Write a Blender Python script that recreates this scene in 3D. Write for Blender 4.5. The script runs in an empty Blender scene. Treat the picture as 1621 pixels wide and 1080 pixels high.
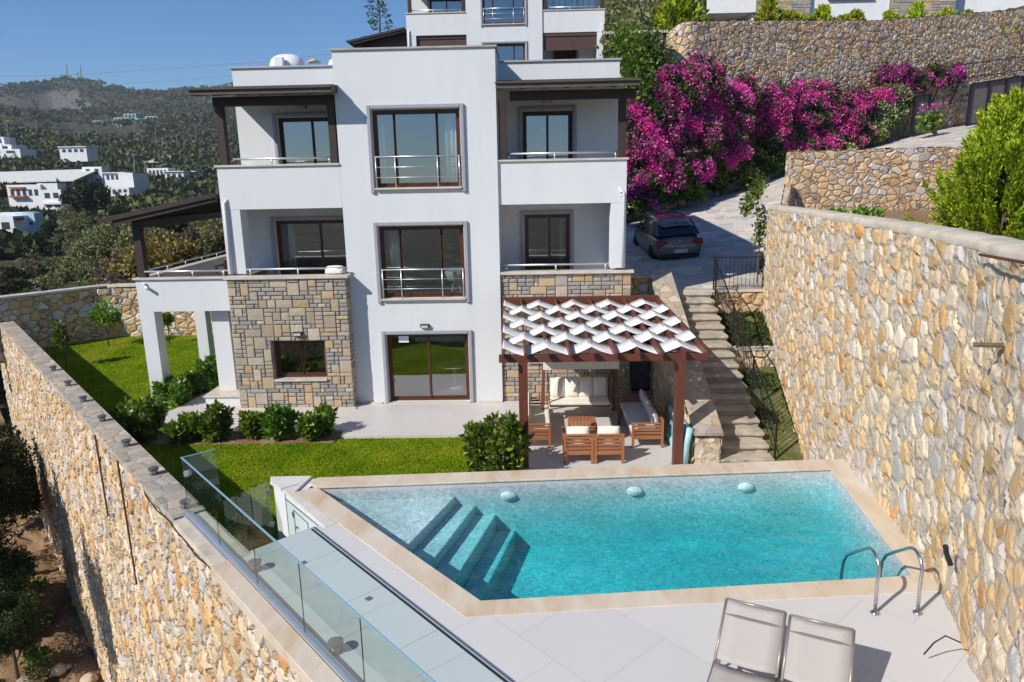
import bpy, math, random
import numpy as np
from mathutils import Vector, Matrix, Euler
rnd=random.Random(7); rng=np.random.default_rng(11)
R=math.radians
scn=bpy.context.scene; col=scn.collection
# ------------------------------------------------------------------ materials
def NT(name):
    m=bpy.data.materials.new(name); m.use_nodes=True; nt=m.node_tree; nt.nodes.clear()
    return m,nt
def nd(nt,t,**kw):
    n=nt.nodes.new(t)
    for k,v in kw.items():
        if k.startswith('i_'): n.inputs[k[2:].replace('_',' ')].default_value=v
        else: setattr(n,k,v)
    return n
def lk(nt,a,b): nt.links.new(a,b)
def c4(c): return (c[0],c[1],c[2],1.0)
def ramp(nt,fac,stops,interp='LINEAR'):
    r=nt.nodes.new('ShaderNodeValToRGB'); r.color_ramp.interpolation=interp
    e=r.color_ramp.elements
    while len(e)>1: e.remove(e[-1])
    e[0].position=stops[0][0]; e[0].color=c4(stops[0][1])
    for p,c in stops[1:]:
        q=e.new(p); q.color=c4(c)
    if fac is not None: lk(nt,fac,r.inputs['Fac'])
    return r
def coords(nt,scale=(1,1,1),kind='Object',rot=(0,0,0)):
    tc=nt.nodes.new('ShaderNodeTexCoord'); mp=nt.nodes.new('ShaderNodeMapping')
    mp.inputs['Scale'].default_value=scale; mp.inputs['Rotation'].default_value=rot
    lk(nt,tc.outputs[kind],mp.inputs['Vector']); return mp.outputs['Vector']
def noise(nt,vec,scale,detail=4,rough=.55,dist=0.):
    n=nt.nodes.new('ShaderNodeTexNoise'); n.inputs['Scale'].default_value=scale; n.inputs['Detail'].default_value=detail
    n.inputs['Roughness'].default_value=rough; n.inputs['Distortion'].default_value=dist
    lk(nt,vec,n.inputs['Vector']); return n
def mix(nt,fac,a,b,mode='MIX'):
    m=nt.nodes.new('ShaderNodeMix'); m.data_type='RGBA'; m.blend_type=mode
    for s,v in ((m.inputs[0],fac),(m.inputs[6],a),(m.inputs[7],b)):
        if isinstance(v,(int,float)): s.default_value=v
        elif isinstance(v,tuple): s.default_value=c4(v)
        else: lk(nt,v,s)
    return m.outputs[2]
def math_(nt,op,a,b=None,c=None):
    m=nt.nodes.new('ShaderNodeMath'); m.operation=op
    for i,v in enumerate((a,b,c)):
        if v is None: continue
        if isinstance(v,(int,float)): m.inputs[i].default_value=v
        else: lk(nt,v,m.inputs[i])
    return m.outputs[0]
def finish(nt,color,rough=.6,spec=.4,bump=None,bstr=.3,bdist=.01,metal=0.,trans=None,disp=None,**kw):
    p=nt.nodes.new('ShaderNodeBsdfPrincipled'); o=nt.nodes.new('ShaderNodeOutputMaterial')
    for s,v in (('Base Color',color),('Roughness',rough),('Metallic',metal),('Specular IOR Level',spec)):
        if isinstance(v,(int,float)): p.inputs[s].default_value=v
        elif isinstance(v,tuple): p.inputs[s].default_value=c4(v)
        else: lk(nt,v,p.inputs[s])
    for k,v in kw.items(): p.inputs[k.replace('_',' ')].default_value=v
    if bump is not None:
        b=nt.nodes.new('ShaderNodeBump'); b.inputs['Strength'].default_value=bstr; b.inputs['Distance'].default_value=bdist
        lk(nt,bump,b.inputs['Height']); lk(nt,b.outputs[0],p.inputs['Normal'])
    sh=p.outputs[0]
    if trans is not None:
        t=nt.nodes.new('ShaderNodeBsdfTranslucent'); ms=nt.nodes.new('ShaderNodeMixShader'); ms.inputs[0].default_value=trans
        if isinstance(color,tuple): t.inputs[0].default_value=c4(color)
        else: lk(nt,color,t.inputs[0])
        lk(nt,sh,ms.inputs[1]); lk(nt,t.outputs[0],ms.inputs[2]); sh=ms.outputs[0]
    lk(nt,sh,o.inputs['Surface'])
    if disp is not None:
        d=nt.nodes.new('ShaderNodeDisplacement'); d.inputs['Scale'].default_value=1.; d.inputs['Midlevel'].default_value=0.
        lk(nt,disp,d.inputs['Height']); lk(nt,d.outputs[0],o.inputs['Displacement'])
    return p
MM={}
def plain(name,c,rough=.6,var=.12,sc=6.,bstr=.15,metal=0.,spec=.4,bsc=60.,**kw):
    m,nt=NT(name); v=coords(nt); n=noise(nt,v,sc,5); b=noise(nt,v,bsc,3)
    a=tuple(x*(1-var) for x in c); d=tuple(min(1,x*(1+var)) for x in c)
    r=ramp(nt,n.outputs[0],[(.3,a),(.7,d)])
    finish(nt,r.outputs[0],rough,spec,b.outputs[0],bstr,.01,metal,**kw); MM[name]=m; return m
def wood(name,c1,c2,axis=0,rough=.5,sc=3.):
    m,nt=NT(name); s=[14,14,14]; s[axis]=1.2
    v=coords(nt,tuple(s)); n=noise(nt,v,sc,6,.6,.4); v2=coords(nt); n2=noise(nt,v2,1.7,3)
    r=ramp(nt,n.outputs[0],[(.25,c1),(.75,c2)])
    cc=mix(nt,math_(nt,'MULTIPLY',n2.outputs[0],.45),r.outputs[0],tuple(x*.5 for x in c1))
    finish(nt,cc,rough,.4,n.outputs[0],.35,.01); MM[name]=m; return m
# white render with faint weathering streaks
m,nt=NT('plaster'); v=coords(nt,(1,1,.18)); n=noise(nt,v,2.2,6,.6); v2=coords(nt); n2=noise(nt,v2,70,3); n3=noise(nt,v2,.8,5)
r=ramp(nt,n.outputs[0],[(.3,(.665,.68,.69)),(.62,(.705,.715,.72))]); cc=mix(nt,math_(nt,'MULTIPLY',n3.outputs[0],.16),r.outputs[0],(.61,.615,.61))
finish(nt,cc,.75,.25,n2.outputs[0],.25,.006); MM['plaster']=m
plain('trim',(.34,.35,.38),.6,.06); plain('capstone',(.60,.53,.44),.45,.14,3.); plain('capgrey',(.42,.39,.36),.5,.12,3.)
wood('awn_dark',(.035,.022,.018),(.075,.05,.042),0,.55); wood('awn_top',(.075,.062,.055),(.17,.14,.12),0,.8)
wood('frame',(.07,.022,.01),(.15,.055,.025),2,.35); wood('teak',(.30,.105,.04),(.52,.21,.085),0,.45); wood('perg',(.11,.032,.02),(.20,.065,.04),0,.45)
wood('perg_v',(.11,.032,.02),(.20,.065,.04),2,.45); wood('perg_y',(.11,.032,.02),(.20,.065,.04),1,.45)
plain('steel',(.62,.62,.63),.22,.04,metal=1.); plain('alu',(.70,.71,.73),.35,.04,metal=.7); plain('iron',(.012,.012,.014),.45,.2); plain('rust',(.12,.04,.025),.85,.35,20)
plain('grey_metal',(.16,.17,.18),.5,.1); plain('lampgrey',(.10,.11,.12),.5,.1); plain('lampglass',(.55,.52,.42),.25,.1); plain('charcoal',(.03,.031,.034),.5,.1)
plain('fabric',(.82,.81,.78),.85,.04,8,bstr=.3,bsc=300.); plain('cushion',(.80,.75,.66),.9,.05,5,bstr=.35,bsc=220.); plain('cushgrey',(.62,.61,.62),.9,.05,5,bstr=.35,bsc=220.)
plain('roomwall',(.55,.53,.50),.9,.05); plain('roomfloor',(.30,.26,.22),.4,.15); plain('whitepl',(.76,.76,.76),.4,.02); plain('curtain',(.85,.86,.86),.9,.03)
plain('paper',(.85,.87,.9),.8,.01); plain('rubber',(.018,.018,.018),.8,.1); plain('taupe_frame',(.30,.265,.235),.35,.05,metal=.3)
plain('concrete',(.56,.49,.39),.9,.22,3.,bstr=.7,bsc=18.); plain('rooftile',(.42,.13,.07),.8,.2,8); plain('farwhite',(.80,.80,.79),.8,.05,1.); plain('farblue',(.42,.60,.72),.8,.05); plain('fargreen',(.32,.47,.46),.8,.1,.5)
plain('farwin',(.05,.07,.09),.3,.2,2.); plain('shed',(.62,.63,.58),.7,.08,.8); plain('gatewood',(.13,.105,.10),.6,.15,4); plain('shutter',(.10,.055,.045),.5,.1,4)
plain('pole',(.30,.30,.28),.7,.1); plain('bark',(.13,.10,.07),.9,.3,12,bstr=.8); plain('stoneblock',(.42,.37,.295),.92,.30,2.2,bstr=1.,bsc=11.)
# lounger mesh: open weave textile
m,nt=NT('sling'); v=coords(nt); ck=nd(nt,'ShaderNodeTexWave',wave_type='BANDS',bands_direction='X'); ck.inputs['Scale'].default_value=60; lk(nt,v,ck.inputs['Vector'])
r=ramp(nt,ck.outputs['Fac'],[(0,(.52,.475,.435)),(1,(.64,.595,.55))]); p=finish(nt,r.outputs[0],.7,.3,ck.outputs['Fac'],.2,.002,trans=.28); MM['sling']=m
# glass
def glassmat(name,tint,refl,rough=.0):
    m,nt=NT(name); o=nt.nodes.new('ShaderNodeOutputMaterial'); t=nt.nodes.new('ShaderNodeBsdfTransparent'); g=nt.nodes.new('ShaderNodeBsdfGlossy')
    t.inputs[0].default_value=c4(tint); g.inputs['Roughness'].default_value=rough; g.inputs[0].default_value=(1,1,1,1)
    fr=nt.nodes.new('ShaderNodeFresnel'); fr.inputs[0].default_value=1.5
    ge=nt.nodes.new('ShaderNodeNewGeometry'); fb=math_(nt,'SUBTRACT',1.,ge.outputs['Backfacing']); f=math_(nt,'ADD',fr.outputs[0],refl); f=math_(nt,'MULTIPLY',math_(nt,'MINIMUM',f,1.0),fb); lk(nt,mix(nt,ge.outputs['Backfacing'],tuple(tint),(1.,1.,1.)),t.inputs[0])
    v=coords(nt); b=nt.nodes.new('ShaderNodeBump'); b.inputs['Strength'].default_value=.05; b.inputs['Distance'].default_value=.02; n=noise(nt,v,1.5,1); lk(nt,n.outputs[0],b.inputs['Height']); lk(nt,b.outputs[0],g.inputs['Normal'])
    ms=nt.nodes.new('ShaderNodeMixShader'); lk(nt,f,ms.inputs[0]); lk(nt,t.outputs[0],ms.inputs[1]); lk(nt,g.outputs[0],ms.inputs[2]); lk(nt,ms.outputs[0],o.inputs[0]); MM[name]=m
glassmat('winglass',(.66,.70,.70),.30); glassmat('railglass',(.78,.895,.85),.05); m,nt=NT('carglass'); finish(nt,(.008,.012,.022),.06,.6); MM['carglass']=m
m,nt=NT('glassedge'); finish(nt,(.25,.42,.50),.1,.6); MM['glassedge']=m
# rubble stone wall with real relief
def rubble(name,scale,zs,cols,mortar,height=.05,dist=.25,edge=.09,tint=None):
    m,nt=NT(name); v0=coords(nt,(scale,scale,scale*zs)); nn=noise(nt,v0,.9,3); 
    vm=nt.nodes.new('ShaderNodeVectorMath'); vm.operation='MULTIPLY_ADD'; lk(nt,nn.outputs['Color'],vm.inputs[0]); vm.inputs[1].default_value=(dist*2,)*3; lk(nt,v0,vm.inputs[2]); nn2=noise(nt,v0,3.2,2); vm2=nt.nodes.new('ShaderNodeVectorMath'); vm2.operation='MULTIPLY_ADD'; lk(nt,nn2.outputs['Color'],vm2.inputs[0]); vm2.inputs[1].default_value=(.10,)*3; lk(nt,vm.outputs[0],vm2.inputs[2]); v=vm2.outputs[0]
    vo=nd(nt,'ShaderNodeTexVoronoi',feature='F1'); lk(nt,v,vo.inputs['Vector']); vo.inputs['Scale'].default_value=1.
    ve=nd(nt,'ShaderNodeTexVoronoi',feature='DISTANCE_TO_EDGE'); lk(nt,v,ve.inputs['Vector']); ve.inputs['Scale'].default_value=1.
    sp=nt.nodes.new('ShaderNodeSeparateColor'); lk(nt,vo.outputs['Color'],sp.inputs[0])
    r=ramp(nt,sp.outputs[0],cols,'CONSTANT')
    vv=coords(nt); n2=noise(nt,vv,7*scale/2.5,6,.65); n3=noise(nt,vv,45,4,.7)
    c1=mix(nt,math_(nt,'MULTIPLY',n2.outputs[0],.6),r.outputs[0],(.52,.36,.20),'MIX') if tint is None else mix(nt,math_(nt,'MULTIPLY',n2.outputs[0],.6),r.outputs[0],tint)
    hv=nt.nodes.new('ShaderNodeHueSaturation'); lk(nt,c1,hv.inputs['Color']); lk(nt,math_(nt,'MULTIPLY',math_(nt,'MULTIPLY_ADD',n3.outputs[0],.8,.6),math_(nt,'MULTIPLY_ADD',sp.outputs[2],.4,.8)),hv.inputs['Value'])
    mask=nt.nodes.new('ShaderNodeMapRange'); mask.interpolation_type='SMOOTHSTEP'; lk(nt,ve.outputs['Distance'],mask.inputs[0]); mask.inputs[1].default_value=.015; mask.inputs[2].default_value=edge
    c2=mix(nt,mask.outputs[0],mortar,hv.outputs[0])
    gp=nt.nodes.new('ShaderNodeMapRange'); lk(nt,ve.outputs['Distance'],gp.inputs[0]); gp.inputs[1].default_value=edge*.55; gp.inputs[2].default_value=edge*.2; pn=ramp(nt,noise(nt,v0,2.6,4).outputs[0],[(.48,(0,0,0)),(.56,(1,1,1))]); c2=mix(nt,math_(nt,'MULTIPLY',math_(nt,'MULTIPLY',gp.outputs[0],pn.outputs[0]),.4 if name=='rubble_in' else .7),c2,(.12,.09,.06))
    hm=nt.nodes.new('ShaderNodeMapRange'); hm.interpolation_type='SMOOTHSTEP'; lk(nt,ve.outputs['Distance'],hm.inputs[0]); hm.inputs[1].default_value=.0; hm.inputs[2].default_value=max(.18,edge*2.6)
    h=math_(nt,'MULTIPLY',hm.outputs[0],math_(nt,'MULTIPLY_ADD',sp.outputs[1],.7,.5))
    h=math_(nt,'ADD',h,math_(nt,'MULTIPLY',n2.outputs[0],.42)); h=math_(nt,'ADD',h,math_(nt,'MULTIPLY',n3.outputs[0],.07))
    h=math_(nt,'MULTIPLY',h,height)
    finish(nt,c2,.88,.25,disp=h); m.displacement_method='BOTH'; MM[name]=m
WARM=[(0,(.66,.51,.33)),(.14,(.70,.60,.47)),(.28,(.66,.42,.19)),(.40,(.52,.48,.44)),(.52,(.72,.56,.37)),(.63,(.66,.44,.22)),(.75,(.54,.54,.55)),(.83,(.74,.65,.52)),(.93,(.60,.30,.10))]
rubble('rubble_out',3.5,1.0,WARM,(.38,.29,.20),.052,.36,.055)
rubble('rubble_in',3.4,1.0,WARM,(.56,.47,.36),.042,.34,.095)
rubble('rubble_far',2.6,1.3,WARM,(.28,.23,.18),.05,.3,.06)
rubble('rubble_up',2.5,1.3,[(0,(.60,.46,.31)),(.2,(.56,.36,.19)),(.4,(.55,.50,.45)),(.55,(.66,.52,.36)),(.7,(.46,.46,.46)),(.82,(.62,.42,.24))],(.26,.21,.16),.06,.3,.055)
rubble('flag',3.3,1.,[(0,(.40,.35,.28)),(.2,(.50,.37,.24)),(.4,(.33,.32,.30)),(.6,(.50,.41,.30)),(.8,(.38,.31,.24))],(.33,.28,.22),.008,.25,.05,(.45,.40,.34))
rubble('flagroad',1.7,1.,[(0,(.50,.46,.41)),(.25,(.56,.50,.44)),(.45,(.44,.43,.42)),(.62,(.62,.53,.43)),(.8,(.40,.40,.40)),(.9,(.58,.46,.34))],(.60,.55,.49),.006,.3,.05,(.54,.50,.45))
# squared cladding stones coloured per stone
def cladmat(name):
    m,nt=NT(name); at=nd(nt,'ShaderNodeAttribute',attribute_name='Col'); v=coords(nt); n=noise(nt,v,9,6,.65); n2=noise(nt,v,40,5,.7)
    c1=mix(nt,math_(nt,'MULTIPLY',n.outputs[0],.5),at.outputs['Color'],(.40,.33,.25)); hv=nt.nodes.new('ShaderNodeHueSaturation'); lk(nt,c1,hv.inputs['Color']); lk(nt,math_(nt,'MULTIPLY_ADD',n2.outputs[0],.9,.5),hv.inputs['Value'])
    finish(nt,hv.outputs[0],.88,.25,math_(nt,'ADD',n.outputs[0],math_(nt,'MULTIPLY',n2.outputs[0],.5)),.8,.03); MM[name]=m
cladmat('cladding'); plain('mortar',(.20,.17,.14),.95,.2,10)
# tiles (pale porcelain) in world grid
def tilemat(name,c,size,rot,gap=.004,rough=.45,var=.06,gc=(.40,.39,.38)):
    m,nt=NT(name); v=coords(nt,(1,1,1),'Object',(0,0,rot)); b=nd(nt,'ShaderNodeTexBrick'); lk(nt,v,b.inputs['Vector']); b.offset=.5
    b.inputs['Scale'].default_value=1.; b.inputs['Brick Width'].default_value=size[0]; b.inputs['Row Height'].default_value=size[1]; b.inputs['Mortar Size'].default_value=gap; b.inputs['Mortar Smooth'].default_value=.1
    b.inputs['Color1'].default_value=c4(tuple(x*(1-var) for x in c)); b.inputs['Color2'].default_value=c4(c); b.inputs['Mortar'].default_value=c4(gc)
    v2=coords(nt); n=noise(nt,v2,1.1,6,.6); n2=noise(nt,v2,9,5,.6)
    c1=mix(nt,math_(nt,'MULTIPLY',n.outputs[0],.35),b.outputs['Color'],tuple(x*.80 for x in c)); c1=mix(nt,math_(nt,'MULTIPLY',n2.outputs[0],.16),c1,tuple(x*.72 for x in c))
    finish(nt,c1,rough,.35,b.outputs['Fac'],-.2,.003); MM[name]=m
tilemat('decktile',(.67,.65,.63),(1.2,1.2),.83,.004,gc=(.44,.42,.40)); tilemat('patiotile',(.66,.62,.585),(1.2,.6),0,.003); tilemat('slab',(.70,.70,.695),(1.25,3.0),.83,.005,.6,.05,(.30,.30,.30))
# travertine coping
m,nt=NT('coping'); v=coords(nt,(1,.35,1),rot=(0,0,.1)); n=noise(nt,v,2.4,7,.65,.6); v2=coords(nt); n2=noise(nt,v2,14,5)
r=ramp(nt,n.outputs[0],[(.28,(.56,.37,.22)),(.45,(.64,.52,.38)),(.62,(.70,.62,.51))]); cc=mix(nt,math_(nt,'MULTIPLY',n2.outputs[0],.3),r.outputs[0],(.54,.43,.32)); finish(nt,cc,.4,.4,n2.outputs[0],.1,.003); MM['coping']=m
m,nt=NT('copingwhite'); v=coords(nt); n=noise(nt,v,2.,6,.6,.4); r=ramp(nt,n.outputs[0],[(.3,(.60,.55,.48)),(.55,(.70,.67,.62))]); finish(nt,r.outputs[0],.45,.4); MM['copingwhite']=m
# pool lining mosaic
m,nt=NT('mosaic'); v0=coords(nt); sx_=nt.nodes.new('ShaderNodeSeparateXYZ'); lk(nt,v0,sx_.inputs[0]); cx_=nt.nodes.new('ShaderNodeCombineXYZ'); lk(nt,sx_.outputs[0],cx_.inputs[0]); lk(nt,math_(nt,'ADD',sx_.outputs[1],sx_.outputs[2]),cx_.inputs[1]); v=cx_.outputs[0]; b=nd(nt,'ShaderNodeTexBrick'); b.offset=0.; lk(nt,v,b.inputs['Vector']); b.inputs['Scale'].default_value=1.; b.inputs['Brick Width'].default_value=.05; b.inputs['Row Height'].default_value=.05; b.inputs['Mortar Size'].default_value=.0025
b.inputs['Color1'].default_value=(.44,.46,.49,1); b.inputs['Color2'].default_value=(.60,.59,.61,1); b.inputs['Mortar'].default_value=(.62,.62,.62,1); n=noise(nt,v,2.5,4)
cc=mix(nt,math_(nt,'MULTIPLY',n.outputs[0],.3),b.outputs[0],(.48,.52,.54)); finish(nt,cc,.35,.4); MM['mosaic']=m
# water
m,nt=NT('water'); o=nt.nodes.new('ShaderNodeOutputMaterial'); v=coords(nt,(1,1.35,1),rot=(0,0,.4)); n=noise(nt,v,6.5,4,.6,.8); n2=noise(nt,v,1.6,2); h=math_(nt,'ADD',n.outputs[0],math_(nt,'MULTIPLY',n2.outputs[0],1.))
b=nt.nodes.new('ShaderNodeBump'); b.inputs['Strength'].default_value=.5; b.inputs['Distance'].default_value=.03; lk(nt,h,b.inputs['Height'])
g=nt.nodes.new('ShaderNodeBsdfGlossy'); g.inputs['Roughness'].default_value=.02; lk(nt,b.outputs[0],g.inputs['Normal'])
# painted caustics: noise in the transparent colour imitates light focused by ripples
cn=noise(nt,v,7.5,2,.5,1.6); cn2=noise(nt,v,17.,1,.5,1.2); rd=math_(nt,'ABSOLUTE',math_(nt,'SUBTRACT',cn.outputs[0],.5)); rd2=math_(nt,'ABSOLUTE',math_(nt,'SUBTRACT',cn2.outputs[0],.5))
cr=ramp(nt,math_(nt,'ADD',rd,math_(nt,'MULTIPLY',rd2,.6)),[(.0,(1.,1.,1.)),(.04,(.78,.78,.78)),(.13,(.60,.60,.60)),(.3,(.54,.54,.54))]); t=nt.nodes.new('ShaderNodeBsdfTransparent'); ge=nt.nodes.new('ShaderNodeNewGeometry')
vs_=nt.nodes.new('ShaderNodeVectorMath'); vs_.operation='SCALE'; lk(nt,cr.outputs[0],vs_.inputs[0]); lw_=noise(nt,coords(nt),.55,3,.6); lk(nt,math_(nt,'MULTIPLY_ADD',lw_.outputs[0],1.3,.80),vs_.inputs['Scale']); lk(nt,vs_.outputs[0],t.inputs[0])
fr=nt.nodes.new('ShaderNodeFresnel'); fr.inputs[0].default_value=1.33; lk(nt,b.outputs[0],fr.inputs['Normal']); f=math_(nt,'MULTIPLY',fr.outputs[0],math_(nt,'SUBTRACT',1.,ge.outputs['Backfacing']))
ms=nt.nodes.new('ShaderNodeMixShader'); lk(nt,f,ms.inputs[0]); lk(nt,t.outputs[0],ms.inputs[1]); lk(nt,g.outputs[0],ms.inputs[2]); lk(nt,ms.outputs[0],o.inputs['Surface'])
va=nt.nodes.new('ShaderNodeVolumeAbsorption'); va.inputs[0].default_value=(.02,.89,.92,1); va.inputs['Density'].default_value=.70
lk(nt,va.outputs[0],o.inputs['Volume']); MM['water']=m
# lawn and soils
m,nt=NT('lawn'); v=coords(nt); n=noise(nt,v,.7,5,.6); n2=noise(nt,v,14,6,.75); n3=noise(nt,v,60,4,.8)
r=ramp(nt,n.outputs[0],[(.3,(.13,.22,.004)),(.5,(.20,.30,.005)),(.63,(.32,.35,.015)),(.73,(.42,.32,.09))]); hv=nt.nodes.new('ShaderNodeHueSaturation'); lk(nt,r.outputs[0],hv.inputs['Color']); lk(nt,math_(nt,'MULTIPLY_ADD',n2.outputs[0],.5,.75),hv.inputs['Value'])
finish(nt,hv.outputs[0],.9,.1,math_(nt,'ADD',n2.outputs[0],n3.outputs[0]),1.,.05); MM['lawn']=m
m,nt=NT('blade'); gi=nt.nodes.new('ShaderNodeNewGeometry'); vb=coords(nt); nb_=noise(nt,vb,.7,5,.6); nb2=noise(nt,vb,.25,2); r=ramp(nt,math_(nt,'ADD',math_(nt,'MULTIPLY',gi.outputs['Random Per Island'],.42),math_(nt,'MULTIPLY',math_(nt,'SUBTRACT',nb_.outputs[0],.28),1.3)),[(0,(.12,.20,.003)),(.45,(.21,.33,.004)),(.75,(.34,.39,.012)),(1,(.46,.38,.10))]); finish(nt,r.outputs[0],.8,.2,trans=.35); MM['blade']=m
def soilmat(name,stops,sc=2.,bs=.8):
    m,nt=NT(name); v=coords(nt); n=noise(nt,v,sc,8,.65,.3); n2=noise(nt,v,sc*7,6,.7); r=ramp(nt,n.outputs[0],stops); hv=nt.nodes.new('ShaderNodeHueSaturation'); lk(nt,r.outputs[0],hv.inputs['Color']); lk(nt,math_(nt,'MULTIPLY_ADD',n2.outputs[0],1.,.5),hv.inputs['Value'])
    finish(nt,hv.outputs[0],.95,.1,n2.outputs[0],bs,.1); MM[name]=m
soilmat('soil',[(.3,(.20,.11,.055)),(.5,(.34,.21,.115)),(.7,(.42,.32,.21))])
soilmat('drygrass',[(.3,(.09,.12,.03)),(.5,(.15,.17,.05)),(.68,(.30,.25,.15))],3.)
# hillside: scrub green, sandy patches and pale cliffs where steep
m,nt=NT('hill'); v=coords(nt); n=noise(nt,v,.035,8,.65); n2=noise(nt,v,.2,7,.7); n3=noise(nt,v,.012,5,.6)
r=ramp(nt,n2.outputs[0],[(.3,(.035,.042,.020)),(.48,(.06,.065,.032)),(.6,(.13,.11,.07)),(.7,(.34,.27,.20))])
geo=nt.nodes.new('ShaderNodeNewGeometry'); sx=nt.nodes.new('ShaderNodeSeparateXYZ'); lk(nt,geo.outputs['Normal'],sx.inputs[0])
st=nt.nodes.new('ShaderNodeMapRange'); lk(nt,sx.outputs[2],st.inputs[0]); st.inputs[1].default_value=.94; st.inputs[2].default_value=.86
cc=mix(nt,st.outputs[0],r.outputs[0],ramp(nt,n2.outputs[0],[(.3,(.07,.065,.058)),(.7,(.17,.155,.14))]).outputs[0]); finish(nt,cc,.95,.1,n2.outputs[0],1.,.8); MM['hill']=m
# foliage
def leafmat(name,stops,trans=.3,rough=.5,spec=.3,vr=.5,hr=.04):
    m,nt=NT(name); gi=nt.nodes.new('ShaderNodeNewGeometry'); oi=nt.nodes.new('ShaderNodeObjectInfo')
    r=ramp(nt,gi.outputs['Random Per Island'],stops); hv=nt.nodes.new('ShaderNodeHueSaturation'); lk(nt,r.outputs[0],hv.inputs['Color']); lk(nt,math_(nt,'MULTIPLY_ADD',oi.outputs['Random'],vr,1.03-vr*.5),hv.inputs['Value']); lk(nt,math_(nt,'MULTIPLY_ADD',oi.outputs['Random'],hr,.5-hr*.5),hv.inputs['Hue'])
    finish(nt,hv.outputs[0],rough,spec,trans=trans); MM[name]=m
leafmat('leaf_shrub',[(0,(.05,.10,.014)),(.5,(.125,.22,.022)),(.85,(.25,.37,.04)),(1,(.38,.48,.09))],.3,.35,.5)
leafmat('leaf_olive',[(0,(.075,.078,.025)),(.5,(.18,.185,.065)),(.85,(.31,.30,.13)),(1,(.42,.40,.24))],vr=.85,hr=.07)
leafmat('leaf_pine',[(0,(.018,.032,.010)),(.5,(.035,.058,.016)),(1,(.075,.10,.03))],.2)
leafmat('leaf_dry',[(0,(.16,.12,.04)),(.5,(.32,.27,.06)),(1,(.50,.42,.10))])
leafmat('leaf_brown',[(0,(.09,.06,.045)),(.6,(.17,.12,.085)),(1,(.24,.18,.12))])
leafmat('leaf_gold',[(0,(.07,.12,.010)),(.35,(.24,.33,.015)),(.7,(.48,.56,.03)),(1,(.70,.72,.07))],.3,.5)
leafmat('leaf_climb',[(0,(.025,.045,.012)),(.5,(.05,.09,.02)),(.9,(.12,.17,.04)),(1,(.25,.22,.10))])
leafmat('leaf_bright',[(0,(.05,.10,.012)),(.5,(.11,.20,.02)),(1,(.26,.38,.05))],.35)
leafmat('bract',[(0,(.42,.025,.22)),(.4,(.74,.045,.45)),(.8,(.88,.13,.60)),(1,(.92,.42,.74))],.35,.6)
leafmat('whitebloom',[(0,(.65,.68,.50)),(1,(.85,.86,.74))],.3,.6)
leafmat('wood_far_a',[(0,(.025,.036,.014)),(.4,(.045,.058,.024)),(.75,(.075,.088,.038)),(1,(.14,.14,.075))],.1,.8)
m,nt=NT('wood_far'); gi=nt.nodes.new('ShaderNodeNewGeometry'); v=coords(nt); a=noise(nt,v,.022,5,.7); b_=noise(nt,v,.11,2,.5)
r=ramp(nt,gi.outputs['Random Per Island'],[(0,(.035,.048,.016)),(.5,(.075,.098,.032)),(.85,(.14,.16,.06)),(1,(.22,.22,.11))]); r2=ramp(nt,gi.outputs['Random Per Island'],[(0,(.05,.058,.03)),(.6,(.12,.13,.06)),(1,(.22,.22,.12))])
cc=mix(nt,ramp(nt,b_.outputs[0],[(.5,(0,0,0)),(.62,(1,1,1))]).outputs[0],r.outputs[0],r2.outputs[0]); hv=nt.nodes.new('ShaderNodeHueSaturation'); lk(nt,cc,hv.inputs['Color']); lk(nt,math_(nt,'MULTIPLY_ADD',a.outputs[0],1.6,.2),hv.inputs['Value']); finish(nt,hv.outputs[0],.8,.1,trans=.1); MM['wood_far']=m
# car
m,nt=NT('carpaint'); finish(nt,(.16,.155,.155),.30,.5,metal=.6,Coat_Weight=.8,Coat_Roughness=.04); MM['carpaint']=m
plain('tail',(.25,.01,.012),.15,.1); plain('plate',(.78,.79,.80),.4,.01); plain('plateblue',(.02,.08,.45),.4,.01); plain('inflat',(.36,.66,.70),.25,.08,3)
plain('tirewheel',(.30,.30,.31),.35,.05,metal=.8)
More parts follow.
